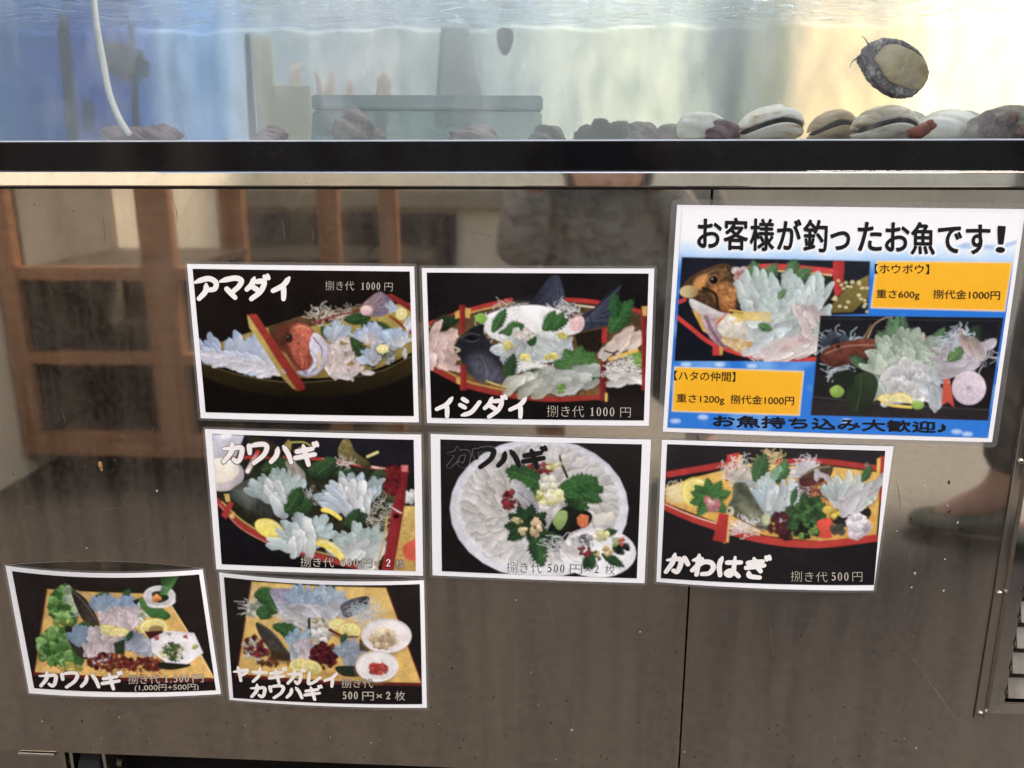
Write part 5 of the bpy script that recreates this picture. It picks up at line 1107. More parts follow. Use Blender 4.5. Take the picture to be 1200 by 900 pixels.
# ---- filefish on a yellow board with octagonal bowl
p7 = Poster('laminated poster curling off the steel, octagonal bowl and lettuce on a yellow board, bottom left', (0, 650, 270, 830),
            [(7.2, 662.4), (238, 666.9), (259.2, 812.5), (34.9, 811.6)], [(62, 85), (1037, 103), (1125, 706), (178, 695)], (.012, .006))
def art7(p):
    p.poly([(40, 60), (1150, 60), (1150, 760), (120, 760)], (36, 29, 26), (24, 19, 18), tex=.15, ts=150)
    p.poly([(245, 180), (500, 196), (745, 203), (890, 262), (1000, 440), (1112, 642), (640, 640), (180, 614), (215, 380)], (206, 164, 76), (224, 176, 86), tex=.22, ts=40)
    p.line([(245, 180), (215, 400), (180, 616)], 5, (120, 40, 30)); p.line([(178, 620), (400, 634), (640, 648), (900, 656), (1112, 650)], 17, (96, 26, 26)); p.line([(890, 262), (1000, 440), (1112, 642)], 5, (240, 210, 130))
    G = [(96, 160, 56), (70, 130, 44), (130, 184, 84), (50, 100, 36), (150, 196, 110)]
    p.poly([(250, 250), (300, 170), (380, 175), (410, 300), (380, 380), (290, 360)], (52, 96, 40), sm=True); p.clump(330, 250, 72, 84, 120, 20, G); p.poly([(205, 430), (280, 370), (380, 400), (440, 540), (390, 600), (280, 580), (210, 500)], (50, 92, 38), sm=True); p.clump(300, 480, 98, 96, 170, 20, G); p.clump(355, 210, 20, 40, 16, 14, [(206, 214, 200), (170, 190, 160)]); p.threads(400, 270, 26, 60, 30, (206, 204, 196), 2.6)
    p.clump(345, 350, 60, 16, 14, 14, [(222, 206, 70), (120, 150, 50)]); p.clump(360, 590, 70, 20, 20, 16, [(150, 150, 50), (206, 180, 70)])
    p.poly([(372, 190), (410, 200), (455, 240), (500, 310), (522, 385), (480, 380), (430, 340), (395, 270)], (44, 36, 32), (70, 58, 50), (1, 0), tex=.5, sm=True); p.line([(380, 195), (440, 250), (500, 340)], 3, (150, 140, 130), alpha=.5); p.poly([(338, 382), (370, 375), (410, 430), (450, 500), (460, 545), (410, 530), (360, 460)], (40, 34, 30), (60, 50, 44), tex=.5, sm=True)
    p.shiso(480, 250, 100, 60, -30, (70, 120, 56), (40, 84, 36)); p.fan(530, 300, -140, -50, 8, 100, 52, (196, 210, 224), (130, 164, 198), rows=2); p.shiso(640, 240, 70, 50, -60, (60, 110, 50), (34, 76, 32)); p.fan(665, 320, -140, -50, 8, 110, 50, (206, 216, 228), (120, 160, 204), rows=2)
    p.poly([(690, 240), (740, 220), (770, 260), (730, 290)], (34, 36, 30)); p.heap([(530, 310), (660, 280), (740, 310), (730, 370), (640, 390), (530, 370)], 44, 80, 40, 20, 80, (238, 220, 224), (226, 206, 212)); p.clump(740, 300, 30, 50, 26, 13, [(206, 212, 200), (150, 170, 140)])
    p.poly([(725, 230), (790, 235), (850, 280), (890, 320), (850, 345), (790, 330), (740, 280)], (74, 128, 54), (40, 84, 36), tex=.3, sm=True); p.shiso(400, 380, 80, 60, -10, (60, 104, 48), (36, 70, 32))
    p.lemon(560, 395, 52, .6, 8); p.lemon(625, 420, 60, .7, 8, True); p.lemon(800, 378, 80, .6, -4); p.ell(812, 390, 38, 22, (110, 40, 30), alpha=.7); p.poly([(750, 400), (850, 395), (850, 440), (780, 445)], (70, 24, 26))
    p.fan(440, 470, -140, -30, 9, 110, 50, (170, 192, 214), (120, 152, 184), rows=2); p.heap([(480, 400), (580, 420), (600, 470), (540, 560), (490, 550), (450, 510)], 40, 74, 38, 60, 80, (240, 222, 226), (222, 204, 212)); p.fan(700, 490, -170, -10, 10, 90, 44, (160, 178, 200), (110, 136, 166), rows=2); p.heap([(640, 470), (760, 440), (810, 520), (690, 530)], 16, 80, 40, 10, 60, (150, 160, 180), (190, 200, 214)); p.shiso(660, 450, 60, 40, -60, (50, 84, 44), (30, 56, 30)); p.poly([(590, 460), (650, 440), (650, 520), (600, 520)], (40, 56, 34), tex=.5)
    p.clump(570, 560, 110, 46, 110, 13, [(96, 26, 28), (130, 40, 34), (66, 18, 22), (160, 84, 50)]); p.clump(760, 570, 120, 36, 100, 12, [(100, 28, 28), (80, 22, 24), (140, 60, 40)]); p.threads(680, 590, 170, 30, 44, (120, 30, 30), 3); p.poly([(830, 560), (960, 560), (990, 580), (900, 600), (830, 590)], (30, 36, 24), sm=True)
    p.ell(830, 216, 84, 54, (226, 224, 226), (170, 166, 166), (0, 1)); p.ell(832, 208, 68, 40, (196, 196, 196)); p.poly([(790, 200), (850, 190), (880, 230), (820, 250)], (28, 40, 26), sm=True)
    for i in range(7): p.line([(835+i*5, 205), (845+i*9, 160), (840+i*14, 112)], (9, 4), (44+i*5, 96+i*6, 50))
    p.clump(822, 228, 24, 14, 8, 15, [(232, 140, 56)]); p.poly([(750, 205), (775, 255), (870, 262), (905, 225), (910, 250), (860, 275), (775, 270)], (214, 212, 214), sm=True)
    p.poly([(786, 440), (868, 396), (1010, 408), (1058, 512), (975, 570), (862, 560), (792, 505)], (214, 208, 214), (240, 236, 238)); p.poly([(815, 450), (880, 415), (990, 425), (1030, 500), (965, 545), (870, 540), (820, 500)], (236, 232, 236), (222, 216, 220))
    for x, y, c in ((880, 412, (150, 150, 120)), (965, 430, (196, 60, 56)), (820, 435, (186, 70, 66)), (1020, 482, (186, 190, 90))): p.clump(x, y, 10, 10, 4, 9, [c])
    p.clump(895, 505, 66, 40, 44, 14, [(226, 222, 160), (206, 206, 130), (236, 232, 200)]); p.clump(890, 490, 50, 32, 34, 10, [(70, 110, 50), (40, 76, 34)]); p.clump(915, 540, 36, 14, 16, 9, [(60, 96, 44)])
p7.build(art7, bg=(28, 22, 20), seed=67)
p7.mesh2d('title_edge', brush_text('カワハギ', [(192, 600), (636, 612), (630, 704), (200, 688)], 24.2), .0005, simple('dark_edge_print', (.05, .035, .03), .3))
p7.mesh2d('title_lettering', brush_text('カワハギ', [(192, 600), (636, 612), (630, 704), (200, 688)], 19), .00065, M['ink_white'])
cap = [type_text('捌き代', (668, 674), (832, 672), 48, -.014), digits('1,500', (852, 666), (988, 664), 40, .002), type_text('円', (1004, 668), (1060, 664), 46, -.014), type_text('(1,000円+500円)', (702, 710), (1034, 704), 34, -.014)]
p7.mesh2d('price_edge', [embolden(q, 2.6) for q in cap], .0005, M['ink_edge'])
p7.mesh2d('price_lettering', [embolden(q, .5) for q in cap], .00065, M['ink_beige'])

# ---- sole and filefish on a yellow board with two white bowls
p8 = Poster('laminated poster of sashimi on a yellow board with two round white bowls, bottom row', (250, 660, 510, 840),
            [(257.2, 670.4), (497, 679.5), (500.3, 828.6), (269.5, 819.3)], [(57, 75), (1117, 113), (1130, 762), (108, 728)], (.009, .004))
def art8(p):
    p.poly([(30, 50), (1150, 50), (1150, 800), (60, 800)], (34, 28, 26), (24, 20, 19), tex=.15, ts=150)
    p.poly([(205, 100), (560, 124), (936, 134), (1010, 340), (1126, 648), (640, 636), (128, 600), (170, 330)], (222, 184, 92), (214, 170, 74), tex=.18, ts=40)
    p.line([(205, 100), (170, 330), (128, 600)], 7, (110, 34, 26)); p.line([(936, 134), (1012, 340), (1126, 648)], 7, (110, 34, 28)); p.line([(126, 604), (400, 632), (640, 646), (1126, 656)], 17, (96, 26, 26)); p.poly([(640, 560), (800, 580), (780, 630), (660, 620)], (196, 140, 56), soft=30, alpha=.6)
    p.threads(225, 225, 60, 60, 50, (226, 226, 218), 2.6); p.clump(230, 240, 50, 50, 26, 15, [(206, 210, 196), (150, 170, 140)])
    for x, y, L, W, a in ((220, 180, 110, 80, -20), (230, 170, 120, 90, 20), (230, 270, 110, 90, -10), (250, 300, 120, 90, -40), (320, 340, 160, 90, 10), (360, 350, 150, 90, 35), (300, 200, 90, 70, 60)): p.shiso(x, y, L, W, a, (64, 122, 52), (36, 84, 36))
    p.poly([(305, 145), (380, 135), (440, 150), (430, 230), (400, 310), (370, 290), (330, 210)], (150, 142, 168), (196, 196, 210), (0, 1), sm=True, tex=.3); p.threads(380, 290, 50, 30, 16, (220, 220, 220), 3)
    p.shiso(430, 150, 70, 40, -40, (50, 100, 50), (30, 70, 34)); p.shiso(600, 170, 80, 50, -40, (56, 108, 50), (30, 70, 34))
    p.fan(520, 270, -165, -15, 15, 170, 56, (216, 222, 230), (146, 178, 208), rows=3); p.fan(640, 250, -120, -20, 8, 120, 50, (214, 222, 230), (166, 190, 214), rows=2); p.heap([(400, 240), (520, 230), (690, 240), (640, 310), (480, 310)], 34, 110, 40, 10, 40, (230, 230, 236), (206, 212, 226)); p.heap([(400, 270), (520, 280), (500, 350), (430, 320)], 14, 90, 30, 20, 30, (226, 228, 230), (180, 182, 186))
    p.poly([(690, 225), (760, 190), (838, 180), (836, 240), (790, 275), (720, 295), (696, 270)], (92, 90, 98), (52, 48, 50), (1, 0), sm=True, tex=.4); p.threads(820, 270, 90, 60, 90, (176, 190, 200), 3, 1.5)
    p.poly([(232, 320), (280, 340), (340, 390), (400, 470), (440, 520), (360, 520), (290, 450), (240, 370)], (46, 44, 40), (76, 70, 62), sm=True, tex=.5); p.line([(240, 325), (330, 390), (420, 500)], 3, (140, 136, 126), alpha=.5); p.poly([(300, 460), (430, 500), (420, 540), (300, 530)], (60, 42, 26), soft=30)
    p.poly([(510, 300), (525, 292), (530, 400), (512, 400)], (40, 30, 24)); p.clump(590, 370, 60, 56, 60, 18, [(236, 234, 222), (214, 210, 190), (246, 244, 236)]); p.clump(570, 305, 36, 14, 12, 13, [(150, 130, 90), (196, 190, 150)])
    p.lemon(675, 332, 56, .62, 0, True); p.lemon(672, 330, 52, .5, 0); p.lemon(738, 362, 62, .68, 10); p.line([(630, 360), (700, 395), (780, 398)], (18, 10), (104, 34, 30)); p.line([(640, 384), (700, 410)], 8, (150, 110, 60))
    p.fan(460, 450, -150, -30, 9, 100, 46, (196, 212, 226), (140, 176, 204), rows=2); p.heap([(420, 440), (520, 410), (540, 480), (500, 520), (430, 500)], 26, 70, 36, 40, 70, (232, 214, 222), (206, 206, 218)); p.heap([(400, 440), (440, 440), (450, 510), (420, 510)], 8, 60, 26, 60, 30, (170, 196, 206), (206, 216, 220))
    p.clump(600, 500, 70, 70, 130, 15, [(78, 16, 30), (104, 24, 38), (56, 12, 24)]); p.fan(740, 500, -170, -20, 10, 100, 44, (176, 192, 206), (130, 152, 172), rows=2); p.heap([(670, 460), (800, 430), (790, 540), (720, 560)], 22, 70, 36, 40, 80, (176, 188, 200), (150, 164, 180)); p.poly([(660, 560), (790, 560), (790, 610), (700, 610)], (34, 44, 30), sm=True, tex=.4); p.shiso(690, 430, 60, 40, -60, (60, 104, 54), (34, 70, 34)); p.poly([(790, 410), (850, 430), (840, 480), (790, 470)], (66, 66, 46))
    p.clump(230, 460, 70, 60, 70, 15, [(214, 214, 204), (176, 180, 166), (120, 34, 44), (96, 26, 34)]); p.clump(250, 480, 56, 36, 24, 14, [(112, 24, 40), (140, 40, 52)]); p.clump(330, 540, 90, 20, 24, 14, [(130, 84, 40), (90, 50, 26)])
    p.lemon(468, 548, 58, .62, -6); p.lemon(528, 562, 64, .58, 20); p.poly([(470, 580), (640, 590), (700, 620), (520, 610)], (150, 110, 50), soft=24, alpha=.6)
    for x, y, rx, ry in ((936, 392, 136, 94), (886, 558, 116, 84)):
        p.ell(x-8, y+14, rx, ry, (120, 96, 50), soft=18, alpha=.6); p.ell(x, y, rx, ry, (206, 198, 198), (234, 228, 228), (0, 1), tex=.04); p.ell(x, y-2, rx*.9, ry*.86, (232, 226, 224), (222, 212, 208), tex=.04)
    p.clump(920, 406, 66, 46, 50, 22, [(222, 196, 156), (206, 176, 136), (232, 208, 172)]); p.clump(895, 574, 52, 30, 60, 13, [(206, 58, 46), (180, 40, 36), (222, 84, 66)])
p8.build(art8, bg=(28, 22, 20), seed=79)
p8.mesh2d('title_lettering', brush_text('ヤナギガレイ', [(102, 548), (690, 590), (684, 672), (98, 636)], 19.6)+brush_text('カワハギ', [(190, 648), (588, 664), (584, 742), (196, 726)], 20.7), .0006, M['ink_white'])
cap = [type_text('捌き代', (694, 674), (862, 674), 50, -.014), digits('500', (694, 736), (786, 736), 42, .004), type_text('円×', (806, 742), (912, 742), 50, -.014), digits('2', (930, 737), (962, 737), 42, .004), type_text('枚', (984, 742), (1036, 742), 50, -.014)]
p8.mesh2d('price_edge', [embolden(q, 2.6) for q in cap], .0005, M['ink_edge'])
p8.mesh2d('price_lettering', [embolden(q, .5) for q in cap], .00065, M['ink_beige'])

# ---- large blue poster
p3 = Poster('large blue poster with two fish photos and two orange price boxes, upper right', (770, 230, 1200, 530),
            [(793.3, 240), (1201, 245), (1161.8, 517.8), (776.5, 505.3)], [(82, 44), (1189, 58), (1083, 790), (34, 756)], (.0005, .0015), size=(560, 400), margin=.005)
T = 'お客様が釣ったお魚です！'
hx = [(128, 172), (214, 174), (300, 176), (388, 178), (474, 180), (562, 180), (652, 182), (742, 184), (826, 188), (914, 188), (1006, 190), (1104, 190)]
ink_ = []
for i, (ch, (x, yb)) in enumerate(zip(T, hx)):
    wch = 76 if ch not in 'っ！' else (62 if ch == 'っ' else 26); ht = 102
    ink_.append(type_text(ch, (x+5, yb), (x+5+wch, yb+1.5), ht))
def art3(p):
    a, b = p.uv; X, Y = p.X, p.Y
    n = vnoise(X, Y, 130, 2)*.6+vnoise(X, Y, 50, 3)*.4
    t = np.clip((b-.095+.06*(n-.5))/.16, 0, 1)[..., None]
    top = lin((252, 252, 254))*(1-t)+lin((130, 186, 232))*t
    t2 = np.clip((b-.19)/.10, 0, 1)[..., None]; deep = lin((34, 112, 204))*(1-b[..., None])+lin((46, 118, 206))*b[..., None]
    I = top*(1-t2)+deep*t2
    cl = np.clip((n-.56)*5, 0, 1)[..., None]*np.clip((b-.3)*4, 0, 1)[..., None]*.5; I = I*(1-cl)+lin((150, 200, 238))*cl
    p.img = I*(1+.06*(vnoise(X, Y, 9, 5)-.5))[..., None]
    p.poly([(960, 170), (1010, 150), (1060, 158), (1120, 160), (1190, 138), (1190, 150), (1120, 176), (1040, 172)], (150, 180, 214), soft=10, alpha=.8); p.poly([(500, 130), (620, 128), (640, 140), (520, 142)], (190, 214, 240), soft=14, alpha=.6)
    for x, y in ((150, 722), (205, 550), (95, 550), (60, 735), (980, 770), (1015, 778), (310, 555), (620, 735)): p.ell(x, y, 16, 7, (206, 230, 248), soft=10, alpha=.7)
    for it in ink_: p.glow(outline_of(it), 8, (250, 252, 255))
    # left photo : grouper on the boat
    q = np.array([(80, 198), (698, 211), (690, 386), (533, 391), (528, 541), (55, 540)], float); d = p.sd(q, X, Y); p.clip = np.clip(.5-d/(2*p.px), 0, 1)
    p.poly(q, (26, 28, 40), (20, 22, 30), tex=.2, ts=80, sm=False)
    p.line([(255, 252), (330, 232), (430, 232), (580, 246)], 18, (206, 50, 48)); p.line([(260, 262), (330, 244), (430, 246), (570, 258)], 6, (226, 180, 120)); p.poly([(576, 212), (613, 212), (608, 310), (578, 335)], (196, 42, 44), (160, 30, 36), (1, 0)); p.line([(62, 350), (90, 338)], 12, (190, 50, 46))
    p.poly([(115, 372), (200, 372), (520, 480), (522, 515), (400, 515), (240, 490), (150, 440)], (206, 158, 50), tex=.25, sm=False); p.line([(62, 392), (110, 430), (180, 482), (300, 522), (420, 534), (524, 532)], 13, (204, 50, 44)); p.poly([(182, 480), (202, 480), (212, 520), (182, 520)], (196, 50, 44)); p.poly([(204, 490), (216, 490), (214, 518), (205, 518)], (206, 158, 50))
    p.poly([(495, 275), (560, 262), (582, 330), (560, 380), (510, 370)], (30, 38, 26), (22, 28, 20), sm=True, tex=.5)
    p.poly([(552, 382), (600, 320), (650, 280), (692, 258), (690, 330), (640, 378)], (128, 112, 44), (96, 82, 30), tex=.2)
    for i in range(26): x, y = p.r.uniform(575, 690), p.r.uniform(275, 380); p.ell(x, y, 6, 4.5, (206, 196, 130), alpha=.9)
    p.poly([(84, 300), (108, 265), (160, 238), (220, 220), (252, 240), (272, 290), (268, 345), (240, 385), (190, 390), (140, 372), (104, 335)], (84, 58, 32), (62, 42, 24), sm=True, tex=.5, ts=12)
    p.poly([(180, 300), (225, 285), (262, 310), (255, 360), (225, 375), (200, 350)], (190, 124, 52), (150, 86, 36), sm=True, soft=22, tex=.6, ts=12); p.clump(215, 255, 40, 22, 26, 9, [(110, 76, 40), (60, 42, 26), (150, 106, 54)], alpha=.6); p.clump(150, 325, 40, 26, 24, 8, [(120, 84, 44), (66, 46, 28)], alpha=.6); p.poly([(130, 268), (165, 256), (150, 300), (120, 300)], (196, 132, 54), sm=True, soft=10); p.line([(150, 300), (190, 320), (200, 370)], 10, (40, 28, 18)); p.line([(230, 230), (265, 300), (262, 360)], 12, (56, 44, 32), tex=.5); p.ell(104, 312, 30, 20, (206, 186, 130), (150, 120, 70), (1, 0)); p.ell(184, 274, 20, 18, (150, 100, 44)); p.ell(185, 274, 15, 14, (14, 12, 12)); p.ell(180, 270, 2.5, 2.5, (170, 170, 170), soft=3); p.line([(120, 285), (150, 262), (200, 236)], (4, 2), (170, 130, 84), alpha=.5); p.clump(240, 330, 24, 40, 20, 6, [(90, 56, 30), (216, 160, 84)], alpha=.5)
    p.poly([(108, 335), (150, 352), (205, 378), (240, 385), (215, 398), (150, 388), (115, 366)], (224, 220, 214), (190, 182, 176), sm=True); p.poly([(145, 385), (190, 390), (205, 440), (230, 495), (190, 480), (160, 440)], (200, 176, 182), (150, 110, 124), sm=True, tex=.4); p.line([(160, 395), (180, 440), (215, 490)], (14, 8), (90, 56, 70), alpha=.7)
    p.poly([(200, 420), (240, 390), (300, 420), (320, 470), (260, 470), (210, 452)], (222, 216, 200), (186, 176, 156), sm=True, tex=.3); p.poly([(215, 465), (290, 470), (285, 515), (230, 490)], (206, 176, 120), sm=True, tex=.4); p.line([(196, 418), (220, 390), (245, 368)], (6, 3), (206, 70, 40))
    p.heap([(265, 250), (310, 245), (330, 300), (280, 310)], 12, 60, 30, 60, 40, (230, 218, 214), (212, 214, 212)); p.clump(275, 265, 22, 22, 10, 12, [(226, 170, 160), (206, 130, 120)])
    for x, y, L, W, an in ((330, 300, 90, 60, -100), (350, 290, 80, 60, -60), (430, 290, 90, 56, -75), (450, 280, 70, 50, -40), (340, 320, 60, 40, 60)): p.shiso(x, y, L, W, an, (96, 146, 84), (56, 108, 56))
    for i in range(5):
        y = 330+i*42
        for j in range(8-(i % 2)): p.petal(290+j*30+p.r.uniform(-8, 8)+i*10, y+p.r.uniform(-10, 10)+j*2, p.r.uniform(80, 112), p.r.uniform(32, 46), -100+j*6+p.r.uniform(-14, 14), (222, 224, 220), (182, 206, 200))
    p.fan(490, 400, -130, -60, 7, 140, 42, (226, 222, 220), (186, 208, 204), rows=2); p.heap([(330, 380), (500, 360), (530, 420), (500, 480), (320, 470)], 40, 90, 40, -30, 50, (216, 222, 216), (196, 214, 208)); p.heap([(310, 470), (400, 430), (440, 460), (330, 510)], 14, 100, 40, -30, 16, (216, 222, 222), (200, 214, 216))
    p.heap([(360, 500), (470, 450), (530, 470), (490, 515), (400, 525)], 18, 120, 42, -22, 14, (236, 214, 208), (228, 222, 216)); 
    for i in range(9): p.line([(400+i*12, 510-i*4), (430+i*9, 470-i*2)], 3, (222, 130, 120), alpha=.55)
    p.heap([(470, 370), (520, 340), (530, 430), (490, 440)], 10, 80, 36, 60, 20, (232, 216, 212), (222, 200, 196)); 
    for i in range(9): p.line([(235+p.r.uniform(-5, 40), 372+i*5), (300, 380+i*3), (372, 378+i*4)], (5, 3), (216, 184, 62), alpha=.85)
    p.shiso(330, 420, 50, 36, 20, (90, 146, 70), (56, 108, 50)); p.shiso(395, 335, 40, 26, -50, (110, 156, 96), (70, 120, 66)); p.threads(330, 520, 40, 16, 14, (222, 216, 212), 2.2)
    p.clip = None
    # right photo : gurnard on a black plate
    q = np.array([(533, 389), (1134, 396), (1083, 734), (502, 716)], float); d = p.sd(q, X, Y); p.clip = np.clip(.5-d/(2*p.px), 0, 1)
    p.poly(q, (20, 20, 26), (30, 26, 28), tex=.3, ts=60); p.line([(500, 655), (760, 680), (1090, 700)], (6, 6), (58, 54, 58), alpha=.8); p.poly([(500, 665), (1090, 708), (1085, 735), (500, 720)], (38, 32, 34), tex=.2); p.line([(540, 400), (800, 404), (1130, 408)], 4, (46, 48, 56), alpha=.7); p.line([(1080, 560), (1110, 470), (1120, 420)], 8, (40, 44, 60), alpha=.6)
    p.threads(600, 480, 60, 26, 40, (176, 200, 214), 3); p.threads(590, 560, 40, 24, 26, (186, 200, 206), 3); p.clump(580, 470, 50, 20, 16, 14, [(60, 70, 80), (30, 36, 44)])
    p.line([(690, 460), (710, 420), (745, 398), (770, 396)], (4, 2), (176, 150, 110)); p.line([(670, 470), (690, 440), (700, 420)], (4, 2), (150, 110, 80)); p.clump(785, 405, 24, 10, 12, 8, [(60, 130, 120), (90, 150, 110)])
    p.poly([(535, 520), (560, 492), (620, 474), (690, 464), (732, 482), (740, 505), (700, 525), (640, 545), (580, 560), (545, 545)], (120, 60, 40), (74, 34, 26), sm=True, tex=.45, ts=10); p.line([(550, 515), (620, 490), (720, 486)], 4, (190, 130, 106), alpha=.6); p.ell(592, 492, 8, 6, (30, 20, 18)); p.line([(820, 462), (860, 456), (905, 476), (940, 500)], (16, 8), (126, 62, 44))
    for an, L in ((-170, 100), (-140, 110), (-110, 120), (-80, 130), (-50, 110), (-20, 100)): p.shiso(790, 500, L*.8, 56, an, (104, 144, 92), (60, 104, 60))
    p.shiso(780, 460, 70, 30, -82, (96, 150, 90), (56, 110, 60)); p.shiso(900, 500, 80, 44, -60, (96, 140, 84), (60, 104, 56)); p.shiso(690, 560, 70, 40, -150, (84, 130, 76), (50, 96, 52))
    p.fan(800, 570, -175, -5, 15, 140, 52, (190, 202, 178), (170, 188, 166), rows=3); p.heap([(690, 540), (760, 500), (910, 500), (925, 570), (780, 580)], 34, 90, 40, -80, 60, (196, 206, 186), (178, 196, 174))
    p.poly([(720, 620), (760, 560), (840, 545), (910, 570), (915, 640), (860, 675), (760, 665)], (214, 216, 212), sm=True); p.heap([(740, 640), (770, 565), (850, 550), (915, 580), (905, 650), (800, 660)], 50, 70, 40, 40, 90, (236, 234, 232), (216, 218, 216)); p.clump(840, 610, 60, 40, 30, 20, [(238, 238, 236), (224, 226, 224)])
    p.fan(745, 640, 160, 230, 5, 80, 40, (196, 204, 196), (180, 190, 178)); p.heap([(860, 620), (925, 580), (925, 660), (880, 680)], 10, 70, 34, 60, 30, (206, 214, 216), (190, 200, 206))
    p.poly([(640, 590), (690, 575), (722, 600), (716, 650), (690, 700), (650, 715), (620, 690), (622, 630)], (44, 60, 36), (24, 36, 22), sm=True, tex=.25); p.line([(668, 590), (665, 640), (650, 705)], 3, (74, 92, 60), alpha=.6); p.poly([(575, 580), (640, 570), (640, 620), (590, 620)], (26, 36, 26), sm=True)
    p.poly([(566, 632), (590, 618), (612, 636), (600, 656), (574, 654)], (150, 186, 60), (116, 156, 44), sm=True); p.lemon(752, 668, 32, .7, 6, True); p.lemon(796, 672, 42, .75, 6, True); p.line([(725, 662), (760, 682), (830, 690)], 8, (226, 200, 60)); p.ell(852, 682, 21, 15, (150, 186, 70), (116, 156, 50))
    p.poly([(940, 560), (952, 566), (972, 690), (950, 672), (930, 685)], (216, 92, 56), (190, 60, 40), tex=.1); p.fan(1000, 550, -170, -40, 10, 110, 40, (206, 198, 206), (176, 170, 176), rows=2); p.heap([(950, 510), (1070, 490), (1070, 550), (960, 570)], 22, 90, 36, -50, 40, (218, 210, 216), (190, 184, 192)); p.shiso(1010, 500, 90, 60, -60, (44, 72, 40), (26, 48, 26)); p.shiso(950, 540, 70, 50, -40, (110, 150, 80), (70, 116, 56)); p.threads(985, 468, 50, 26, 40, (196, 212, 222), 3); p.heap([(1000, 460), (1050, 450), (1060, 500), (1010, 510)], 8, 70, 26, 60, 16, (176, 150, 140), (200, 180, 170)); p.heap([(940, 560), (1000, 540), (1000, 580), (960, 590)], 8, 80, 34, -10, 20, (222, 214, 218), (206, 198, 206)); p.threads(1080, 530, 20, 40, 10, (206, 206, 210), 2)
    for r_, n_ in ((62, 11), (48, 9), (34, 8), (20, 6)):
        for i in range(n_):
            a_ = i*6.283/n_+r_; p.ell(1020+r_*.55*math.cos(a_), 627+r_*.55*math.sin(a_), r_*.52, r_*.34, (222, 206, 214), (196, 178, 190), ang=math.degrees(a_)+90, tex=.14)
    p.ell(1020, 627, 9, 7, (176, 150, 160))
    p.clip = None
    p.food = ((p.X > 0)*0.0)[..., None]
    for q_ in ([(80, 198), (698, 211), (690, 386), (533, 391), (528, 541), (55, 540)], [(533, 389), (1134, 396), (1083, 734), (502, 716)]): p.food = np.maximum(p.food, np.clip(.5-p.sd(q_, X, Y)/6, 0, 1)[..., None])
    for bx_ in ([(718, 210), (1163, 215), (1138, 377), (698, 366)], [(57, 557), (481, 572), (466, 718), (48, 704)]):
        c = np.array(bx_, float); m = c.mean(0); p.poly(c, (232, 214, 170), tex=.02); p.poly(m+(c-m)*np.array([.984, .955]), (242, 178, 44), (238, 172, 40), tex=.03, ts=40)
p3.build(art3, bg=(40, 120, 208), seed=97)
p3.mesh2d('headline_lettering', [embolden(q, 2.3) for q in ink_], .0006, M['ink_black'])
p3.mesh2d('footer_lettering', [embolden(type_text('お魚持ち込み大歓迎♪', (184, 752), (946, 774), 36), 1.6)], .0006, M['ink_black'])
p3.mesh2d('box_lettering', [type_text('【ホウボウ】', (712, 252), (890, 254), 31, .004), type_text('重さ600g', (718, 332), (858, 335), 28, .004), type_text('捌代金1000円', (903, 334), (1122, 338), 29, .004)], .0006, M['ink_black'])
p3.mesh2d('box_lettering', [type_text('【ハタの仲間】', (56, 601), (256, 606), 31, .004), type_text('重さ1200g', (64, 673), (220, 678), 28, .004), type_text('捌代金1000円', (240, 678), (448, 683), 29, .004)], .0006, M['ink_black'])
C.objects.unlink(_fo); bpy.data.objects.remove(_fo)

# ------------------------------------------------------------------ behind the photographer (mirrored in the steel)
# beige wall on the left and behind, a window band, a wooden rack of pigeonholes, two people
def wall(name, b, label, mat=None):
    bm = bmesh.new(); box(bm, *b); o = from_bm(name, bm, mat or M['wall']); return tag(o, label, 'wall')
BKY = -2.6
wall('side_wall', (-1.45, -1.24, -3.2, -.55, 0, 2.0), 'beige plastered side wall left of the wooden rack')
wall('back_wall', (-1.2399, 3.2, BKY-.2, BKY, 0, 1.75), 'long beige plastered wall across the way behind the photographer')
def mirror_at(px, py, Y): 
    d = ray(px, py); q = EYE+d*(Y/d.y); return Vector((q.x, -(q.y), q.z))       # the real place of what shows mirrored in the steel
wf = empty('shop_window', (-.6, BKY, .5), 'dark framed shop window in the beige wall behind the rack', 'window')
Yb = .7672-BKY
a = mirror_at(208, 285, Yb); b = mirror_at(520, 250, Yb); c = mirror_at(536, 330, Yb)
bm = bmesh.new(); box(bm, a.x, b.x+.05, BKY+.001, BKY+.03, a.z, b.z, .004); from_bm('upper_sash', bm, M['band'], wf)
bm = bmesh.new(); box(bm, mirror_at(514, 300, Yb).x, c.x, BKY+.0012, BKY+.028, .05, a.z-.002, .004); from_bm('jamb', bm, M['band'], wf)
bm = bmesh.new(); box(bm, a.x, mirror_at(513, 300, Yb).x, BKY+.001, BKY+.012, .05, a.z-.003); from_bm('pane', bm, simple('grey_glass', (.22, .2, .15), .2), wf)
bm = bmesh.new(); box(bm, a.x-.3, b.x+.9, BKY+.001, BKY+.05, b.z+.02, b.z+.09, .006); from_bm('lintel', bm, simple('grey_lintel', (.34, .29, .21), .8), wf)
rack = empty('wooden_rack', (-.6, -1.3, .06), 'brown wooden rack of open pigeonholes standing by the beige wall', 'rack')
RF, RB = -1.035, -1.50                       # front and back of the rack
def rz(py): d = ray(100, py); return EYE.z+d.z/d.y*(.7672-RF)
zr = [(rz(535), rz(508)), (rz(428), rz(414)), (rz(329), rz(313)), (rz(232)+.20, rz(218)+.20)]
xs = [(-1.235, -1.19), (-.905, -.832)]
def rx_(px): d = ray(px, 260); return d.x/d.y*(.7672-RF)
xs += [(rx_(372), rx_(397)), (rx_(445), rx_(466))]
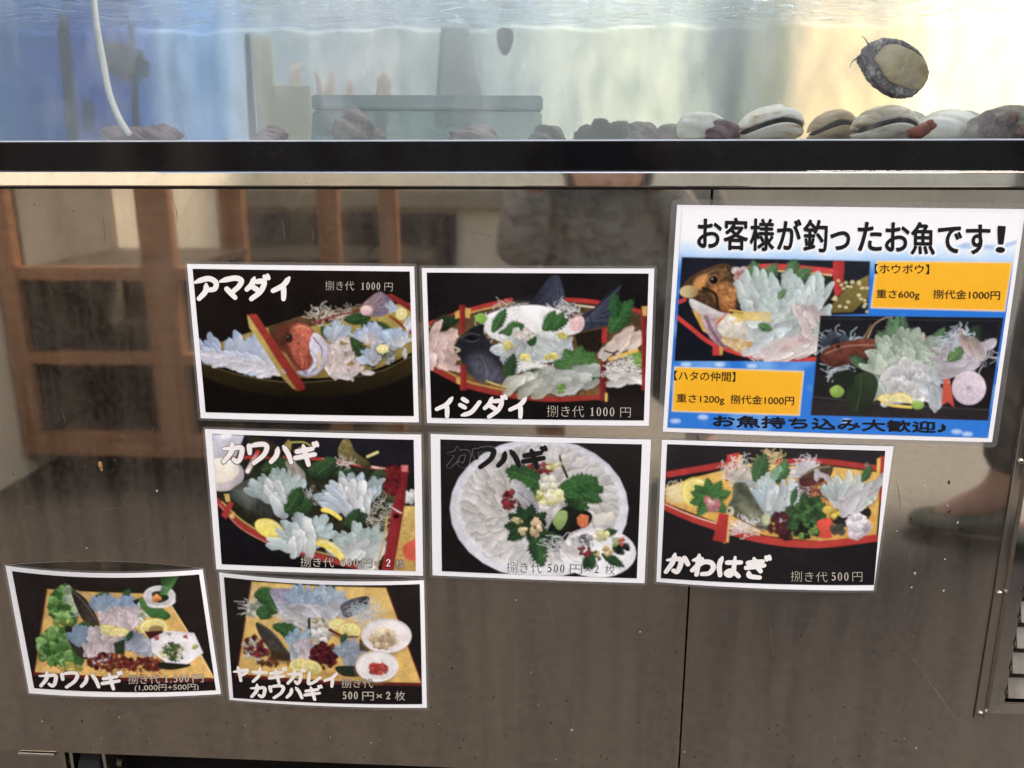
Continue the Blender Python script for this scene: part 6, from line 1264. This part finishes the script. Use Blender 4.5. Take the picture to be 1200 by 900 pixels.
for x0, x1 in xs:
    bm = bmesh.new(); box(bm, x0, x1, RF-.03, RF, zr[0][0], zr[3][1], .003); from_bm('post', bm, M['wood'], rack)
    if x0 < -.8:
        bm = bmesh.new(); box(bm, x0+.004, x1-.004, RB, RB+.03, zr[0][0], zr[3][1], .003); from_bm('post', bm, M['wood'], rack)
bm = bmesh.new(); box(bm, -1.1885, -1.184, RB+.031, RF-.031, zr[0][1]+.001, zr[3][0]); from_bm('darkening_panel', bm, simple('added_grey_brown_panel', (.23, .195, .145), .6, var=.2, scale=6), rack)  # added darker panel covering the sunlit wall inside the rack
for i, (z0, z1) in enumerate(zr):
    for j in range(3):
        x0 = xs[j][1]; x1 = xs[j+1][0]
        bm = bmesh.new(); box(bm, x0, x1, RF-.028, RF-.002, z0, z1, .002); from_bm('rail', bm, M['wood'], rack)
    if i < 3:
        bm = bmesh.new(); box(bm, -1.1835, xs[1][1] if i == 2 else xs[3][1], RB+.03, RF-.03, z0+.006, z1-.004); from_bm('shelf', bm, M['shelfboard'], rack)
bm = bmesh.new(); box(bm, xs[1][0]+.01, xs[1][0]+.025, RB+.031, RF-.031, zr[0][1], zr[2][0]); from_bm('divider', bm, M['shelfboard'], rack)
bm = bmesh.new(); box(bm, -1.234, xs[3][1], RB-.012, RB-.002, zr[0][0], zr[2][0]-.002); from_bm('back_board', bm, M['shelfboard'], rack)
for x in (-1.18, -.45):
    bm = bmesh.new(); box(bm, x, x+.05, RB+.02, RB+.10, 0, zr[0][0]-.0005); from_bm('foot', bm, M['shelfboard'], rack)

# ---- people
SK = simple('skin', (.50, .27, .18), .5, var=.08); JK = simple('grey_brown_jacket', (.30, .275, .235), .8, var=.3, scale=14, bump=1.0, bscale=5, bdist=.10); TR = simple('dark_trousers', (.03, .033, .04), .8, var=.3, scale=20); SHO = simple('olive_shoe', (.075, .078, .05), .6, var=.2); HR = simple('black_hair', (.012, .01, .009), .5, var=.4, scale=120)
def skin_mesh(name, nodes, edges, mat, parent=None, sub=2, root=0):
    me = bpy.data.meshes.new(name); me.from_pydata([n[:3] for n in nodes], edges, []); o = bpy.data.objects.new(name, me); C.objects.link(o)
    md = o.modifiers.new('skin', 'SKIN'); md.use_smooth_shade = True
    if not me.skin_vertices: me.skin_vertices.new()
    for i, n in enumerate(nodes):
        r = n[3]; me.skin_vertices[0].data[i].radius = (r, r) if not isinstance(r, tuple) else r
    me.skin_vertices[0].data[root].use_root = True
    s = o.modifiers.new('sub', 'SUBSURF'); s.levels = sub; s.render_levels = sub
    bpy.context.view_layer.update()
    m2 = bpy.data.meshes.new_from_object(o.evaluated_get(bpy.context.evaluated_depsgraph_get())); bpy.data.objects.remove(o); m2.materials.clear()
    for f in m2.polygons: f.use_smooth = True
    return link(name, m2, mat, parent)
def hand_nodes(N, E, wrist, palm_dir, side_dir, curl_dir):
    """palm, five fingers of unequal length and a thumb from the side, appended to a skin graph"""
    w = Vector(N[wrist][:3]); f = palm_dir.normalized(); s = side_dir.normalized(); c = curl_dir.normalized()
    def add(p, r, frm): N.append((*p, r)); E.append((frm, len(N)-1)); return len(N)-1
    pm = add(w+f*.045, (.032, .016), wrist)
    for k, (off, L) in enumerate(((-.030, .060), (-.011, .072), (.010, .068), (.029, .052))):
        b = add(w+f*.088+s*off, .0095, pm); m = add(w+f*(.088+L*.5)+s*off*1.05+c*.012, .0085, b); add(w+f*(.088+L*.8)+s*off*1.05+c*.036, .007, m)
    b = add(w+f*.03-s*.036+c*.006, .012, pm); m = add(w+f*.055-s*.056+c*.016, .0105, b); add(w+f*.075-s*.058+c*.032, .008, m)
def head(parent, c, fwd, up_=Vector((0, 0, 1))):
    fwd = fwd.normalized(); rt = fwd.cross(up_).normalized(); up_ = rt.cross(fwd)
    bm = bmesh.new(); bmesh.ops.create_uvsphere(bm, u_segments=32, v_segments=24, radius=1)
    for v in bm.verts:
        q = v.co.copy(); x, y, z = q.x*.074, q.y*.092, q.z*.115
        if y > 0 and z < 0: x *= 1+.35*z/.115; y *= 1+.10*z/.115
        if y > .05: y -= .010*math.exp(-((abs(x)-.030)**2)/.00022-((z-.005)**2)/.0002); y += .022*math.exp(-(x*x)/.00012-((z+.022)**2)/.0006); y += .006*math.exp(-(x*x)/.0006-((z+.058)**2)/.00006)
        for sg in (-1, 1):
            if abs(q.y) < .25 and sg*x > .060 and abs(z+.01) < .034: x += sg*.013
        v.co = c+rt*x+fwd*y+up_*z
    return bm
def shoe(parent, toe, heel, h=.07):
    toe = Vector(toe); heel = Vector(heel); d = toe-heel; L = d.length; d.normalize(); s = Vector((-d.y, d.x, 0)); bm = bmesh.new(); rings = []
    prof = [(0, .030, .050), (.08, .036, .062), (.3, .036, .060), (.5, .040, .050), (.7, .047, .042), (.87, .043, .034), (.97, .030, .026), (1, .012, .016)]
    for t, w_, hh in prof:
        p = heel+d*L*t; rings.append([bm.verts.new(p+s*w_*math.cos(a)*(1 if math.sin(a) > 0 else 1.0)+Vector((0, 0, max(.0, .004+hh*.5+hh*.5*math.sin(a))))) for a in [2*math.pi*k/16 for k in range(16)]])
    for A, B in zip(rings, rings[1:]):
        for k in range(16): bm.faces.new((A[k], A[(k+1) % 16], B[(k+1) % 16], B[k]))
    bm.faces.new(rings[0][::-1]); bm.faces.new(rings[-1]); bmesh.ops.recalc_face_normals(bm, faces=bm.faces[:])
    return from_bm('shoe', bm, SHO, parent, True)
def person(loc, label, joints, jacket, legs_r, look, hands):
    """joints: named points; the body is one skinned surface, clothes and hair are children"""
    root = empty('person', loc, label, 'person'); J = {k: Vector(v) for k, v in joints.items()}
    N = [(*J['pelvis'], .12), (*J['waist'], .115), (*J['chest'], .135), (*J['neck'], .05), (*J['skull'], .06)]; E = [(0, 1), (1, 2), (2, 3), (3, 4)]
    for sd_ in 'LR':
        b = len(N); N += [(*J['shoulder'+sd_], .055), (*J['elbow'+sd_], .040), (*J['wrist'+sd_], .027)]; E += [(2, b), (b, b+1), (b+1, b+2)]
        hd = hands[sd_]; hand_nodes(N, E, b+2, Vector(hd[0]), Vector(hd[1]), Vector(hd[2]))
        b = len(N); N += [(*J['hip'+sd_], .085), (*J['knee'+sd_], .055), (*J['ankle'+sd_], .036), (*J['toe'+sd_], .02)]; E += [(0, b), (b, b+1), (b+1, b+2), (b+2, b+3)]
    skin_mesh('body', N, E, SK, root)
    N = [(*J['pelvis'], .150), (*J['waist'], .150), (*J['chest'], .165), (*(J['chest']*.35+J['neck']*.65), .085)]; E = [(0, 1), (1, 2), (2, 3)]
    for sd_ in 'LR':
        b = len(N); N += [(*J['shoulder'+sd_], .078), (*J['elbow'+sd_], .060), (*(J['elbow'+sd_]*.12+J['wrist'+sd_]*.88), .045)]; E += [(2, b), (b, b+1), (b+1, b+2)]
    skin_mesh('jacket', N, E, jacket, root)
    N = [(*(J['pelvis']-Vector((0, 0, .02))), .140)]; E = []
    for sd_ in 'LR':
        b = len(N); N += [(*J['hip'+sd_], .105), (*J['knee'+sd_], .078), (*(J['knee'+sd_]*(1-legs_r)+J['ankle'+sd_]*legs_r), .062)]; E += [(0, b), (b, b+1), (b+1, b+2)]
    skin_mesh('trousers', N, E, TR, root)
    from_bm('head', head(root, J['skull'], Vector(look)), SK, root, True)
    bm = head(root, J['skull'], Vector(look)); c = J['skull']; fw = Vector(look).normalized()
    for v in bm.verts:
        q = v.co-c; v.co = c+q*1.07-fw*.006
    dl = [v for v in bm.verts if (v.co-c).dot(fw) > .045 and v.co.z-c.z < .060 or v.co.z-c.z < -.075]
    bmesh.ops.delete(bm, geom=dl, context='VERTS'); from_bm('hair', bm, HR, root, True)
    for sd_ in 'LR':
        d = J['toe'+sd_]-J['ankle'+sd_]; d.z = 0; d.normalize(); a = J['ankle'+sd_]; g0 = max(0.0, min(a.z-.09, 1)); 
        shoe(root, (a.x+d.x*.155, a.y+d.y*.155, g0), (a.x-d.x*.07, a.y-d.y*.07, g0))
    return root
person((.13, -1.15, 0), 'person in a grey brown jacket crouching behind the camera, both hands holding a phone',
       dict(pelvis=(.14, -1.22, .34), waist=(.13, -1.18, .46), chest=(.11, -1.10, .66), neck=(.10, -1.06, .80), skull=(.09, -1.02, .92),
            shoulderL=(-.05, -1.07, .70), elbowL=(-.09, -1.03, .50), wristL=(-.055, -.95, .70), shoulderR=(.27, -1.08, .70), elbowR=(.30, -1.05, .50), wristR=(.17, -.95, .70),
            hipL=(.05, -1.18, .33), kneeL=(-.03, -.93, .47), ankleL=(-.02, -1.12, .09), toeL=(-.03, -.98, .04), hipR=(.23, -1.18, .33), kneeR=(.34, -.95, .40), ankleR=(.32, -1.15, .09), toeR=(.35, -1.02, .04)),
       JK, .85, (-.05, 1, -.25), dict(L=((.1, .62, .5), (0, .55, -.6), (.5, .5, .1)), R=((-.1, .62, .5), (0, .55, -.6), (-.5, .5, .1))))
ph = empty('phone', (.05, -.80, .72), 'dark phone held up by the crouching person', 'phone')
bm = bmesh.new(); box(bm, -.022, .128, -.797, -.7885, .684, .756, .004, 3); from_bm('case', bm, M['black'], ph)
bm = bmesh.new(); box(bm, -.014, .120, -.7978, -.7972, .688, .752); from_bm('screen', bm, simple('screen_glass', (.02, .02, .025), .08), ph)
person((1.0, -.86, 0), 'person in dark cropped trousers and olive shoes standing at the right, facing left',
       dict(pelvis=(1.0, -.88, .86), waist=(1.0, -.88, 1.0), chest=(.99, -.88, 1.22), neck=(.98, -.88, 1.40), skull=(.96, -.88, 1.53),
            shoulderL=(1.0, -1.05, 1.32), elbowL=(1.02, -1.11, 1.05), wristL=(.95, -1.08, .82), shoulderR=(1.0, -.71, 1.32), elbowR=(1.02, -.67, 1.05), wristR=(.95, -.70, .82),
            hipL=(1.08, -.97, .82), kneeL=(1.2, -1.0, .47), ankleL=(1.32, -1.02, .09), toeL=(1.18, -1.03, .04), hipR=(.97, -.80, .82), kneeR=(.90, -.80, .48), ankleR=(.84, -.80, .10), toeR=(.73, -.835, .028)),
       JK, .93, (-1, .1, -.2), dict(L=((-.1, 0, -1), (-1, 0, 0), (0, .6, .1)), R=((-.1, 0, -1), (-1, 0, 0), (0, -.6, .1))))
